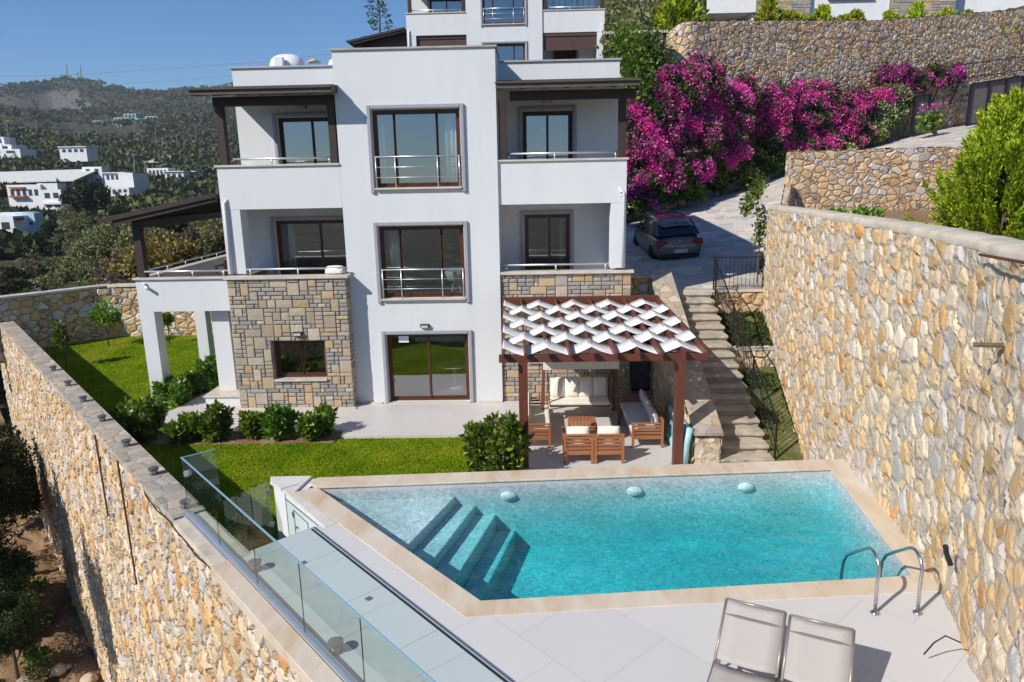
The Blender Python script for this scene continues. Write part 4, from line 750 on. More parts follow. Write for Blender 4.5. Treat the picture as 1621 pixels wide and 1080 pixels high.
for (x0,x1,y0,y1,za,zb,n_) in ((10.65,11.7,-4.6,-1.1,.08,1.28,4200),(10.65,12.1,-.75,1.0,1.74,2.33,9500)):
    y=g.uniform(y0,y1,n_); x=g.uniform(x0,x1,n_); t=(y-y0)/(y1-y0); c=(np.sin(x*5.1+y*3)+np.sin(y*4.3-x*2)>-.8+ (0.9 if n_<5000 else -.6)); P.append(np.stack([x,y,za+(zb-za)*t],1)[c])
P=np.concatenate(P); V,F=leafcloud(P,.05,np.tile([0,0,.9],(len(P),1)),1.9,.7,4); tag(npmesh('ground_cover',V,F,'leaf_climb'),kind='stuff')
# iron railing of stairs
ir=empty('iron_railing',(0,0,0),0,'black wrought iron railing down the right side of the staircase','railing')
def zs(y): return .05+ (y+4.85)*.506
yy=np.arange(-4.75,.95,.135)
q=MB(); q.tube([(10.62,-4.75,zs(-4.75)+.98),(10.62,.95,zs(.95)+.92)],.02,8); q.tube([(10.62,-4.75,zs(-4.75)+.18),(10.62,.95,zs(.95)+.14)],.012,6); q.build('rail','iron',ir)
q=MB()
for k,y in enumerate(yy):
    z=zs(y); q.tube([(10.62,y,z+.16),(10.62,y,z+.95)],.008,5); q.lathe([(.0,-.03),(.02,0),(0,.03)],(10.62,y,z+.55+.12*(k%2)),6)
q.build('balusters','iron',ir)
for y in (-4.75,-2.9,-1.0,.95): q=MB(); q.box((10.60,y-.02,zs(y)-.1),(10.64,y+.02,zs(y)+1.02)); q.build('post','iron',ir)
i2=empty('iron_railing',(0,0,0),0,'short black iron railing across the driveway edge at the stair head','railing'); q=MB(); q.tube([(10.62,1.18,4.0),(12.1,1.18,4.0)],.018,8); q.tube([(10.62,1.18,3.14),(12.1,1.18,3.14)],.012,6); q.build('rail','iron',i2); q=MB()
for k in range(12): x=10.72+k*.12; q.tube([(x,1.18,3.14),(x,1.18,4.0)],.008,5); q.lathe([(.0,-.03),(.02,0),(0,.03)],(x,1.18,3.5+.15*(k%2)),6)
q.build('balusters','iron',i2)
for x in (10.62,12.08): q=MB(); q.box((x-.02,1.16,3.02),(x+.02,1.2,4.06)); q.build('post','iron',i2)
# wall fittings on the right wall
def onwall(label,pts,r,mat,name,cat): q=MB(); q.tube(pts,r,8); tag(q.build(name,mat),label,cat)
onwall('rusty horizontal steel rod above the top of the right stone wall',[(9.35,-11.1,5.2),(11.3,-11.0,5.26)],.014,'rust','steel_rod','rod') if False else None
onwall('rusty steel rod sticking out near the top of the right stone wall',[(10.15,-11.85,5.5),(9.6,-13.4,5.6),(9.2,-14.6,5.66)],.016,'rust','steel_rod','rod')
onwall('short wooden peg projecting from the upper right stone wall',[(9.95,-12.75,4.68),(9.72,-12.62,4.66)],.025,'bark','wooden_peg','peg')
onwall('thin black cable loop hanging from the right wall near the loungers',[(9.70,-13.1,1.50),(9.5,-13.15,1.62),(9.42,-13.1,1.5),(9.36,-13.05,1.32)],.008,'rubber','cable','cable')
onwall('black cable stub on the right wall behind the pool ladder',[(10.0,-12.3,1.95),(9.93,-12.3,2.1),(9.9,-12.32,2.2)],.03,'rubber','cable','cable')
for s,L in ((1.2,1.9),(3.15,2.7)):
    p=[W(s,-6.93,1.15),W(s+.02,-6.93,1.15-L)]; onwall('rusty vertical drain pipe on the outer face of the left wall, the %s one'%('farther' if s<2 else 'nearer'),p,.02,'rust','drain_pipe','pipe')
pts=[W(4.9,-6.9,1.12)]+[W(5.1+.35*k,-6.93+.012*math.sin(k*2.2),1.08-.03*math.sin(k*1.1)) for k in range(18)]; onwall('dark cable draped along the top edge of the left wall below the glass fence',pts,.012,'rubber','cable','cable')
# pergola
pg=empty('pergola',(0,0,0),0,'red brown timber pergola on two posts with white fabric woven through its rafters','pergola')
q=MB(); q.box((4.46,-4.98,2.50),(8.98,-4.84,2.66)); q.build('beam','perg',pg,bevel=.006); q=MB(); q.box((4.36,-.01,2.90),(8.78,.05,3.1)); q.build('beam','perg',pg,bevel=.006)
for x in (4.98,8.40): q=MB(); q.box((x-.1,-5.0,.02),(x+.1,-4.8,2.499)); p=q.build('post','perg_v',pg,bevel=.008); q=MB(); q.box((x-.12,-5.02,0),(x+.12,-4.78,.06)); q.build('post_shoe','alu',p)
RX=[4.56+k*(8.88-4.56)/9 for k in range(10)]; zr=lambda y:2.74+(y+4.9)*.052
for i,x in enumerate(RX): xb=4.42+(8.74-4.42)*i/9; q=MB(); q.bar((x,-5.32,zr(-5.32)),(xb,-.02,zr(-.02)),.055,.15); q.build('rafter','perg_y',pg,bevel=.006)
for j in range(7):
    yc=-4.62+j*.675; v=[]; n=9*14
    for i in range(n+1):
        t=i/n*9; k=min(int(t),8); ph=math.cos(math.pi*t)*(1 if j%2 else -1); y=yc
        xf=RX[0]+(RX[9]-RX[0])*t/9; xb=4.42+(8.74-4.42)*t/9; w=(y+5.32)/5.3; x=xf+(xb-xf)*w
        over=(k%2)==(j%2); f=t-k; u=f if over else 1-f; u=min(max(u,0),1); z=zr(y)-.085+.175*(1-u)**1.35
        wob=.02*math.sin(i*.37+j*2); v+=[(x,y-.375+wob,z-.006),(x,y,z+.010*math.sin(i*.2+j)),(x,y+.375+wob,z+.012)]
    q=MB(); q.add(v,[(3*i+a,3*i+3+a,3*i+4+a,3*i+1+a) for i in range(n) for a in (0,1)]); o=q.build('fabric_strip','fabric',pg,True); m_=o.modifiers.new('s','SOLIDIFY'); m_.thickness=.004
# cushions
def pillow(par,name,loc,size,mat='cushion',rot=(0,0,0),p=2.6,tuft=0,seed=0):
    n=16; sx,sy,sz=size; g=random.Random(seed); V=[];F=[]; a1,a2=g.uniform(0,6),g.uniform(0,6)
    for s in (1,-1):
        k=len(V)
        for i in range(n+1):
            for j in range(n+1):
                u=-1+2*i/n; w=-1+2*j/n; h=(max(0,1-abs(u)**p)*max(0,1-abs(w)**p))**.45; h*=1+.06*math.sin(u*4+a1)*math.cos(w*3+a2)
                if tuft: h*=1-.22*abs(math.cos(u*math.pi*tuft/2+math.pi/2*(tuft%2==0)))**8 if False else 1-.25*max(0,math.cos(u*math.pi*tuft))**10
                cz=1-.06*(abs(u)*abs(w))
                V.append((u*sx/2*cz,w*sy/2*cz,s*h*sz/2))
        for i in range(n):
            for j in range(n):
                a=k+i*(n+1)+j; f=(a,a+n+1,a+n+2,a+1); F.append(f if s>0 else f[::-1])
    q=MB(); q.add(V,F); o=q.build(name,mat,par,True); o.location=loc; o.rotation_euler=rot; return o
pw=pillow(None,'cushion',(-.33,-.12,3.98),(.5,.34,.16),rot=(.5,.0,.1)); tag(pw,'pale cushion resting on the stone balcony edge beside the tower','cushion')
def teakseat(loc,rz,w,label,arms=(True,True),ncush=1,mat='cushion',cat='sofa',name='garden_sofa'):
    o=empty(name,loc,rz,label,cat); d=.76; T='teak'
    for x in (0,w-.06):
        for y in (0,d-.06):
            hz=.68 if y==0 else (.60 if arms[0 if x==0 else 1] else .30)
            q=MB(); q.box((x,y,0),(x+.06,y+.06,hz)); q.build('leg',T,o,bevel=.005)
    q=MB(); q.box((.061,.005,.22),(w-.061,.05,.31)); q.box((.061,d-.05,.22),(w-.061,d-.005,.31)); q.box((.005,.061,.22),(.05,d-.061,.31)); q.box((w-.05,.061,.22),(w-.005,d-.061,.31)); q.build('seat_frame',T,o,bevel=.004)
    q=MB()
    for k in range(4): q.box((.061,.012,.345+k*.085),(w-.061,.04,.395+k*.085))
    q.box((.0,.0,.681),(w,.075,.705)); q.build('backrest',T,o,bevel=.004)
    for i,x in enumerate((0,w-.06)):
        if arms[i]:
            q=MB(); q.box((x-.005,.08,.601),(x+.07,d+.01,.63))
            for k in range(3): q.box((x+.015,.061,.345+k*.085),(x+.04,d-.061,.395+k*.085))
            q.build('armrest',T,o,bevel=.004)
    m_='cushgrey' if mat=='cushgrey' else 'cushion'
    q=MB(); q.box((.065,.055,.313),(w-.065,d-.0,.43)); q.build('seat_cushion',m_,o,bevel=.035)
    for k in range(ncush):
        cw_=(w-.14)/ncush; pillow(o,'back_cushion',(.07+cw_*(k+.5),.16,.62),(cw_*.98,.46,.2),m_,rot=(R(72),0,0),seed=k)
    return o
teakseat((4.86,-1.55,0),-math.pi/2,2.15,'teak sofa with cream cushions against the left pergola post, facing right',ncush=2)
teakseat((8.32,-3.72,0),math.pi/2,2.32,'teak sofa with grey cushions on the right, facing the coffee table',ncush=3,mat='cushgrey')
teakseat((5.88,-4.66,0),0,.68,'teak armchair seen from behind, left of the pair, with one arm',arms=(True,False),cat='armchair',name='garden_armchair')
teakseat((6.575,-4.66,0),0,.68,'armless teak chair seen from behind, right of the pair',arms=(False,False),cat='armchair',name='garden_armchair')
t=empty('coffee_table',(6.08,-3.3,0),0,'low slatted teak coffee table between the sofas','table'); q=MB()
for k in range(8): q.box((.004+k*.088,0,.375),(.08+k*.088,.8,.4))
q.build('tabletop','teak',t,bevel=.003)
for x in (0,.63):
    for y in (0,.73): q=MB(); q.box((x+.01,y+.005,0),(x+.07,y+.065,.374)); q.build('leg','teak',t)
q=MB(); q.box((.08,.02,.3),(.62,.05,.37)); q.box((.08,.75,.3),(.62,.78,.37)); q.build('apron','teak',t)
# garden swing
s=empty('garden_swing',(6.45,-1.5,0),0,'canopy garden swing with tufted cream cushion under the pergola','swing seat')
for sx in (-1.0,1.0):
    for sy in (-.62,.62): q=MB(); q.bar((sx,sy,0),(sx*.93,sy*.12,1.95),.06,.08); q.build('leg','perg_v',s)
    q=MB(); q.bar((sx,-.6,.25),(sx,.6,.25),.05,.07); q.build('foot_rail','perg_y',s)
q=MB(); q.bar((-1.05,0,1.97),(1.05,0,1.97),.07,.09); q.build('top_beam','perg',s)
q=MB(); n=10; v=[]
for i in range(n+1):
    y=-.62+1.24*i/n; z=2.10-.30*(abs(y)/.62)**1.6-.05*i/n; v+=[(-.98,y,z),(-.33,y,z-.03),(.33,y,z-.03),(.98,y,z)]
q.add(v,[(4*i+a,4*i+a+1,4*i+5+a,4*i+4+a) for i in range(n) for a in range(3)]); q.box((-.98,-.635,1.55),(.98,-.62,1.80)); o=q.build('canopy','cushion',s); m_=o.modifiers.new('s','SOLIDIFY'); m_.thickness=.01
for sx in (-1,1):
    q=MB(); pts=[(sx*1.0,.5*math.sin(a),1.72+.34*math.cos(a)) for a in np.linspace(-1.6,1.6,12)]; q.add([(sx*1.0,0,1.72)]+pts+[(sx*1.015,0,1.72)]+[(sx*1.015,p[1],p[2]) for p in pts],[(0,i+1,i+2) for i in range(11)]+[(13,i+15,i+14) for i in range(11)]); q.build('side_flap','cushion',s)
q=MB(); q.box((-.8,-.3,.42),(.8,.28,.47)); q.build('bench','perg',s,bevel=.006)
q=MB(); q.box((-.79,-.34,.471),(.79,.24,.56)); q.build('seat_cushion','cushion',s,bevel=.03)
for k in range(4): pillow(s,'back_cushion',(-.58+k*.387,.2,.82),(.40,.56,.22),'cushion',rot=(R(72),0,0),seed=k+3,p=3.)
for sx in (-.8,.8): q=MB(); q.tube([(sx,-.25,.47),(sx*1.1,0,1.93)],.01,6); q.tube([(sx,.25,.47),(sx*1.1,0,1.93)],.01,6); q.build('hanger','iron',s)
# inflatable mattress leaning on the staircase wall
o=empty('inflatable_mattress',(8.56,-5.0,0),0,'turquoise inflatable mattress leaning on the stone wall behind the right pergola post','pool float'); q=MB()
for k in range(5):
    y=.02+k*.19; q.tube([(.0,y+.08,.09),(.03,y+.08,.5),(.10,y+.08,.82-.02*k)],[.085,.095,.085],12)
q.build('air_tubes','inflat',o,True); q=MB(); q.tube([(.0,1.0,.1),(.03,1.35,.12),(.02,1.7,.13)],.1,12); q.tube([(.02,1.0,.72),(.04,1.35,.70),(.04,1.8,.66)],.07,10); q.box((-.02,.98,.1),(.06,1.82,.70)); q.build('headrest','inflat',o,bevel=.04); o.scale=(1.,1.12,1.15)
# loungers
def lounger(x,y,rz,label,first=[None]):
    if first[0] is None:
        o=empty('sun_lounger',(x,y,1.2),rz); first[0]=o; w=.60
        for sx in (-1,1):
            q=MB(); q.tube([(sx*w/2,-1.35,.33),(sx*w/2,.35,.33)],.018,8); q.build('side_rail','taupe_frame',o,True)
            for yy in (-1.15,.28): q=MB(); q.tube([(sx*w/2,yy,.33),(sx*(w/2+.01),yy+(.06 if yy>0 else -.06),.0)],.017,8); q.build('leg','taupe_frame',o,True)
            q=MB(); q.tube([(sx*w/2,0,.35),(sx*w/2,.60,.71)],.017,8); q.build('backrest_rail','taupe_frame',o,True); q=MB(); q.tube([(sx*w/2*.9,.42,.59),(sx*w/2*.9,.22,.33)],.011,6); q.build('prop','taupe_frame',o)
        for nm,a,b in (('seat_sling',(-1.3,.34),(-.02,.35)),('backrest_sling',(.02,.362),(.6,.712))):
            v=[];n=10
            for i in range(n+1):
                t=i/n; y_=a[0]+(b[0]-a[0])*t; z_=a[1]+(b[1]-a[1])*t
                for k in range(5): u=-1+k/2; v.append((u*w/2*.985,y_,z_+.012-.022*(1-u*u)))
            q=MB(); q.add(v,[(5*i+k,5*i+k+1,5*i+k+6,5*i+k+5) for i in range(n) for k in range(4)]); m_=q.build(nm,'sling',o,True).modifiers.new('s','SOLIDIFY'); m_.thickness=.003
        q=MB(); q.tube([(-w/2,.60,.71),(w/2,.60,.71)],.017,8); q.build('head_bar','taupe_frame',o,True); q=MB(); q.box((-w/2,.44,.615),(w/2,.47,.632)); q.build('seam_bar','taupe_frame',o)
    else: o=copy_tree(first[0]); o.location=(x,y,1.2); o.rotation_euler[2]=rz
    tag(o,label,'sun lounger','sun loungers on the deck')
lounger(7.27,-13.58,R(-25),'taupe mesh sun lounger nearer the glass fence, left of the pair'); lounger(7.85,-13.88,R(-25),'taupe mesh sun lounger nearer the stone wall, right of the pair')
# ------------------------------------------------------------------ camera (and a helper that reads a far building's bearing and height off the survey photo)
CAM=(5.1428,-19.8493,6.4414); YAW,PITCH,ROLL,FPX=-.0262,.2282,-.0190,1121.8
def cam_axes():
    cy,sy=math.cos(YAW),math.sin(YAW); cp,sp=math.cos(PITCH),math.sin(PITCH); f=Vector((sy*cp,cy*cp,-sp)); r=Vector((cy,-sy,0)); u=r.cross(f); c,s=math.cos(ROLL),math.sin(ROLL); return c*r+s*u,-s*r+c*u,f
CR,CU,CF=cam_axes()
def at(px,py,D): return Vector(CAM)+(CF+CR*((px-810.5)/FPX)-CU*((py-540)/FPX))*D
cd=bpy.data.cameras.new('Camera'); co=bpy.data.objects.new('Camera',cd); col.objects.link(co); M=Matrix((CR,CU,-CF)).transposed().to_4x4(); M.translation=Vector(CAM); co.matrix_world=M
cd.sensor_width=36; cd.lens=FPX/1621*36; cd.clip_end=9000; cd.clip_start=.1; scn.camera=co
# ------------------------------------------------------------------ driveway and upper walls
LB=[(7.86,1.42,3.03),(7.86,6,3.1),(7.9,11,3.5),(9,15,4.0),(15.5,20.3,5.15),(21,24.3,6.5),(25.6,27.2,7.7),(31.3,29.2,8.8),(40,32,9.9),(50,34,11.)]
RB=[(12.3,1.42,3.05),(12.8,4,3.15),(14,7,3.7),(15.6,10.5,4.4),(17.75,15.9,5.7),(22,16.3,6.9),(26.5,17,7.4),(30,19,7.9),(38,22,9.2),(48,24,10.4)]
V=[];F=[]; nu,nv=120,16
for i in range(nu+1):
    t=i/nu*(len(LB)-1)*.9999; k=int(t); f=t-k; f2=f*f*(3-2*f)*.4+f*.6
    a=[LB[k][c]*(1-f)+LB[k+1][c]*f for c in range(3)]; b=[RB[k][c]*(1-f)+RB[k+1][c]*f for c in range(3)]
    for j in range(nv+1): w=j/nv; V.append([a[c]*(1-w)+b[c]*w for c in range(3)])
ix=np.arange((nu+1)*(nv+1)).reshape(nu+1,nv+1); F=np.stack([ix[:-1,:-1],ix[:-1,1:],ix[1:,1:],ix[1:,:-1]],-1).reshape(-1,4); tag(npmesh('driveway',V,F,'flagroad',None,True),kind='structure')
curvewall('stone_wall',[(17.9,16.0),(29.5,16.6)],3.6,[7.36,7.42],.45,'rubble_up',.07,1,'honey coloured stone retaining wall below the bend of the driveway')
q=MB(); q.prism([(12.3,1.4),(11.8,-5),(11.1,-10),(10.,-13.5),(9.3,-18),(40,-18),(60,16),(29.5,16.),(17.8,15.8),(15.6,10.2),(14.1,6.8)],4.0,4.45); 
tag(q.build('upper_terrace','soil'),kind='structure')
lb=[(p[0]-.25,p[1]+.55) for p in LB[3:]]
curvewall('stone_wall',[(8.2,13.4)]+lb,2.5,[6.6,7.0,7.6,8.9,10.1,11.6,12.6,13.8],.5,'rubble_far',.10,1,'long stone wall along the uphill side of the driveway, mostly under flowers')
uw,_,_=curvewall('stone_wall',[(12.6,27.0),(13.6,22.2),(27.5,28.9),(42,36),(54,41)],1.,[13.5,14.55,15.6,17.5,18.8],.6,'rubble_up',.10,1,'tall honey coloured stone wall above the flowering climbers')
# fence on the lower wall and the gates
curvewall('stone_wall',[(12.42,1.42),(12.85,4),(14.05,7),(15.65,10.5),(17.7,15.8)],2.5,[3.15,3.25,3.8,4.55,5.9],.25,'rubble_up',.08,-1,'low stone kerb wall on the downhill side of the driveway')
o=empty('iron_railing',(0,0,0),0,'thin dark iron fence on the wall top at the far right','railing'); q=MB(); A=at(1500,128,47.5);B=at(1650,108,50)
for z in (0,.9): q.tube([A+Vector((0,0,z)),B+Vector((0,0,z+.05))],.03,5)
q.build('rail','iron',o); q=MB()
for k in range(30): p=A.lerp(B,k/29); q.tube([p+Vector((0,0,-.1)),p+Vector((0,0,1.0))],.02,4)
q.build('balusters','iron',o)
def gate(pa,pb,h,label,n=1):
    pa=Vector(pa);pb=Vector(pb); o=empty('metal_gate',tuple(pa),0,label,'gate'); d=pb-pa; q=MB(); L=d.length; u=d.normalized(); up=Vector((0,0,1))
    for t in [i/n for i in range(n+1)]: p=d*t; q.bar(p,p+up*h,.12,.12)
    q.bar(Vector((0,0,h)),d+up*h,.12,.12); q.bar(Vector((0,0,.05)),d+up*.05,.1,.1); q.build('frame','iron',o)
    nb_=int(L/.16); q=MB()
    for k in range(nb_): p=d*((k+.5)/nb_)+Vector((.03,.08,0)); q.bar(p+up*.1,p+up*(h-.06),L/nb_*.92,.03,up=(0,1,0))
    q.build('boards','gatewood',o)
gate(at(1442,216,44.8),at(1466,212,45.4),2.4,'narrow dark slatted gate in the wall beside the white flowers')
gate(at(1530,200,44.5),at(1612,185,46.),2.5,'wide dark slatted driveway gate at the far right',3)
# ------------------------------------------------------------------ car
def car():
    o=empty('parked_car',(10.60,8.75,3.22),R(4),'dark grey hatchback parked in the shade on the driveway','car'); o.rotation_euler=(R(3.2),R(-3.5),R(4)); o.scale=(1.02,1.02,1.12)
    # lower hull: stations along y (rear -2.15 .. front 2.2)
    def sec(y,w,zb,zs,top):  # half width, bottom, shoulder, centre-line top
        return [(-w*.80,y,zb),(-w*.97,y,zb+.1),(-w,y,zb+.32),(-w*.985,y,zs-.14),(-w*.93,y,zs),(-w*.5,y,top),(0,y,top+.012),(w*.5,y,top),(w*.93,y,zs),(w*.985,y,zs-.14),(w,y,zb+.32),(w*.97,y,zb+.1),(w*.80,y,zb)]
    S=[(-2.16,.70,.42,.74,.75),(-2.12,.80,.30,.80,.84),(-1.98,.86,.24,.90,.97),(-1.5,.885,.22,.97,1.0),(-.6,.89,.20,.97,.99),(.4,.89,.20,.95,.97),(1.1,.885,.21,.92,.98),(1.7,.86,.23,.84,.88),(2.08,.78,.28,.70,.74),(2.2,.62,.38,.58,.60)]
    q=MB(); V=[];F=[]
    for s in S: V+=sec(*s)
    n=13
    for i in range(len(S)-1):
        for k in range(n-1): F.append((i*n+k,i*n+k+1,(i+1)*n+k+1,(i+1)*n+k))
        F.append((i*n+n-1,i*n,(i+1)*n,(i+1)*n+n-1))
    F.append(tuple(range(n))[::-1]); F.append(tuple(range((len(S)-1)*n,len(S)*n)))
    q.add(V,[f[::-1] for f in F]); q.build('body','carpaint',o,True,sub=2)
    # cabin: glass hull
    C=[(-2.0,.60,1.0,.965),(-1.62,.66,1.28,.97),(-1.2,.64,1.44,.97),(-.3,.64,1.50,.97),(.35,.63,1.46,.96),(.95,.64,1.12,.95),(1.2,.62,.97,.94)]
    V=[];F=[];n=7
    for (y,w,zt,zb) in C: V+=[(-.83 if y>-1.9 else -.74,y,zb),(-(.83+w)/2-.02,y,(zb+zt)/2+.02),(-w,y,zt-.015),(0,y,zt+.02),(w,y,zt-.015),((.83+w)/2+.02,y,(zb+zt)/2+.02),(.83 if y>-1.9 else .74,y,zb)]
    for i in range(len(C)-1):
        for k in range(n-1): F.append((i*n+k,(i+1)*n+k,(i+1)*n+k+1,i*n+k+1))
    q=MB(); q.add(V,F); q.build('windows','carglass',o,True,sub=1)
    q=MB(); V=[];F=[]; T=[(-1.72,.60,1.27),(-1.25,.635,1.455),(-.3,.645,1.52),(.35,.635,1.48),(.55,.62,1.40)]
    for (y,w,z) in T: V+=[(-w,y,z-.02),(-w*.5,y,z+.008),(0,y,z+.018),(w*.5,y,z+.008),(w,y,z-.02)]
    for i in range(len(T)-1):
        for k in range(4): F.append((i*5+k,(i+1)*5+k,(i+1)*5+k+1,i*5+k+1))
    q.add(V,[f[::-1] for f in F]); r=q.build('roof','carpaint',o,True,sub=1); m_=r.modifiers.new('t','SOLIDIFY'); m_.thickness=.03
    for s in (-1,1):
        for pa,pb,wa,wb in (((s*.77,-1.93,1.0),(s*.625,-1.3,1.42),.07,.04),((s*.83,1.05,.98),(s*.635,.4,1.44),.06,.05),((s*.84,-.35,.97),(s*.655,-.3,1.45),.07,.03),((s*.84,-1.45,.98),(s*.67,-1.2,1.40),.13,.03)): q=MB(); q.bar(pa,pb,wa,wb); q.build('pillar','carpaint',o,bevel=.01)
        q=MB(); q.tube([(s*.60,-1.35,1.475),(s*.61,-.9,1.53),(s*.61,-.1,1.55),(s*.60,.35,1.51)],.014,8); q.build('roof_rail','alu',o,True)
        q=MB(); q.box((s*.88,.62,.98),(s*1.06,.78,1.12)); q.build('mirror','carpaint',o,bevel=.04)
        q=MB(); q.box((s*.56,-2.185,.66),(s*.84,-2.0,.86)); q.box((s*.44,-2.175,.74),(s*.559,-2.06,.84)); q.build('tail_light','tail',o,bevel=.03)
        for y in (-1.32,1.35):
            wv=empty('wheel',(s*.80,y,.32)); wv.parent=o
            q=MB(); pr=[(.20,-.1),(.30,-.1),(.325,-.07),(.325,.07),(.30,.1),(.20,.1)]; q.lathe(pr,n=28); t_=q.build('tyre','rubber',wv,True); t_.rotation_euler=(0,R(90),0)
            q=MB(); q.lathe([(.0,-.06),(.20,-.07),(.215,-.095),(.21,.09),(.0,.06)],n=10); t_=q.build('rim','tirewheel',wv); t_.rotation_euler=(0,R(90),0)
    q=MB(); q.tube([(-.66,-2.165,.655),(-.3,-2.205,.665),(.3,-2.205,.665),(.66,-2.165,.655)],.012,6); q.build('bumper_trim','alu',o,True)
    q=MB(); q.box((-.7,-2.17,.25),(.7,-2.1,.40)); q.build('diffuser','rubber',o,bevel=.03)
    q=MB(); q.box((-.26,-2.205,.44),(.26,-2.17,.55)); pl=q.build('licence_plate','plate',o,bevel=.004); q=MB(); q.box((-.258,-2.2075,.442),(-.215,-2.2,.548)); q.build('blue_band','plateblue',pl)
    tx=bpy.data.curves.new('plate_text','FONT'); tx.body='48 LK 248'; tx.size=.098; tx.align_x='CENTER'; tx.align_y='CENTER'; tx.extrude=.001; to=bpy.data.objects.new('plate_text',tx); col.objects.link(to)
    bpy.context.view_layer.update(); me=bpy.data.meshes.new_from_object(to); bpy.data.objects.remove(to); t2=bpy.data.objects.new('plate_text',me); col.objects.link(t2); me.materials.clear(); me.materials.append(MM['rubber']); t2.location=(.02,-2.209,.495); t2.rotation_euler=(R(90),0,0); t2.parent=pl
    q=MB(); 
    for z in (.80,.835): q.bar((-.045,-2.17,z-.012),(0,-2.178,z+.018),.012,.012); q.bar((.045,-2.17,z-.012),(0,-2.178,z+.018),.012,.012)
    q.build('badge','alu',o)
    q=MB(); q.bar((0,-1.62,1.345),(0,-1.60,1.44),.012,.07); q.tube([(0,-1.3,1.47),(0,-1.36,1.58)],.006,5); q.build('antenna','rubber',o)
car()
# ------------------------------------------------------------------ planting close by
shrub('garden_shrub',(4.30,-5.35,-.08),1.62,1.45,'large glossy green shrub between the lawn and the pergola',n=5200,leaf=.085,seed=1,nst=16)
shrub('garden_shrub',(-4.95,-2.55,-.08),1.25,1.35,'large round shrub at the lawn corner, leftmost beside the bed below the villa',n=4200,leaf=.085,seed=2,nst=14)
for i,(x,y,h,w,t) in enumerate([(-3.75,-2.62,.72,.95,'low shrub second from the left in the bed below the stone clad block'),(-2.95,-2.72,.95,.75,'shrub in the bed just left of the small stone framed window'),(-2.15,-2.6,.7,.8,'low shrub in the bed below the small stone framed window'),(-1.35,-2.7,1.05,.85,'taller upright shrub in the middle of the bed below the villa'),(-.35,-2.62,.98,.95,'shrub at the right end of the bed, next to the raised patio edge')]):
    shrub('garden_shrub',(x,y,-.07),h,w,t,n=2000,leaf=.085,seed=10+i,nst=10,group='shrubs in the bed below the villa')
for i,(x,y,h,w,t) in enumerate([(-5.6,.2,.85,1.1,'dark green shrub at the foot of the front terrace pier'),(-5.35,1.6,.9,1.2,'shrub beside the grey path under the side terrace'),(-5.3,2.9,1.1,1.1,'farthest shrub along the path under the side terrace')]):
    shrub('garden_shrub',(x,y,-.08),h,w,t,n=2200,leaf=.08,seed=30+i,nst=11,group='shrubs under the side terrace')
shrub('climbing_shrub',(-3.75,3.6,-.08),2.6,.7,'tall dark climbing plant against the wall behind the terrace piers',n=2500,leaf=.09,seed=41,nst=8)
def sapling(x,y,h,w,label,mat,n,seed,name='young_tree'):
    o=empty(name,(x,y,-.09),0,label,'tree'); q=MB(); q.tube([(0,0,0),(.03,.01,h*.45),(0,.02,h*.8)],[.03,.02,.01],6)
    for k in range(6): a=k*1.1; q.tube([(.02,.01,h*(.35+.05*k)),(w*.35*math.cos(a),w*.35*math.sin(a),h*(.6+.06*k))],[.012,.004],4)
    q.build('trunk','bark',o,True); P,e=crownpts(n,(0,0,h*.7),(w*.5,w*.5,h*.33),9,.4,seed); V,F=leafcloud(P,.085,e+np.array([0,0,.5]),2.1,.5,seed); npmesh('crown',V,F,mat,o)
sapling(-12.3,8.3,1.75,1.25,'small leafy citrus tree near the far wall of the lawn','leaf_shrub',1100,3); sapling(-11.95,5.0,1.55,.55,'thin yellow green sapling in the shade of the left wall','leaf_bright',420,4); sapling(-9.9,8.6,1.35,.45,'thin yellow green sapling behind the terrace pier','leaf_bright',300,5)
# golden conifer above the right wall
def conifer(name,loc,h,r,label,n_sp,leaf,mat='leaf_gold',seed=0,cat='conifer',group=None,per=42,top=.0):
    g=np.random.default_rng(seed); o=empty(name,loc,0,label,cat,group); P=[];D=[]; q=MB(); q.tube([(0,0,-.3),(0,0,h*.8)],[.07,.02],6); q.build('trunk','bark',o)
    for i in range(n_sp):
        t=g.uniform(0,1)**.85; a=g.uniform(0,6.28); zz=h*(.02+.93*t); rad=r*(1-t)**.5*g.uniform(.3,1.)*(1+.18*math.sin(3*a+seed)); base=np.array([rad*.72*math.cos(a),rad*.72*math.sin(a),zz])
        L=(.40+.40*(1-t))*g.uniform(.6,1.6)*h*.32; d=np.array([math.cos(a)*(1.05-.9*t),math.sin(a)*(1.05-.9*t),.65+.6*t])+g.normal(size=3)*.26; d/=np.linalg.norm(d); k=per; s=g.uniform(0,1,k); w=.085*L*(1-s)**.6+.008
        e=g.normal(size=(k,3)); e/=np.linalg.norm(e,axis=1)[:,None]; P.append(base+d*(s*L)[:,None]+e*w[:,None]+np.array([0,0,1.])*(s*s*L*.15)[:,None]); D.append(np.tile(d*1.6,(k,1))+e*.7)
    P=np.concatenate(P);D=np.concatenate(D); V,F=leafcloud(P,leaf,D,2.6,.25,seed); npmesh('foliage',V,F,mat,o); return o
conifer('golden_conifer',(15.75,-3.6,4.45),3.15,2.0,'large golden green feathery conifer above the right stone wall',520,.038,seed=3,per=210)
conifer('golden_conifer',(17.6,-3.9,4.45),3.4,1.7,'second golden conifer at the right edge of the picture',500,.034,seed=4,per=110)
shrub('broad_leaf_plant',(14.3,-6.6,4.5),.75,.9,'low broad leaved plant at the right edge above the wall',n=260,leaf=.2,seed=71,nst=6,elong=1.2)
shrub('creeping_plant',(14.2,.4,4.75),.75,1.6,'dark creeping plant on the ledge behind the right stone wall',n=1400,leaf=.08,seed=72,nst=8)
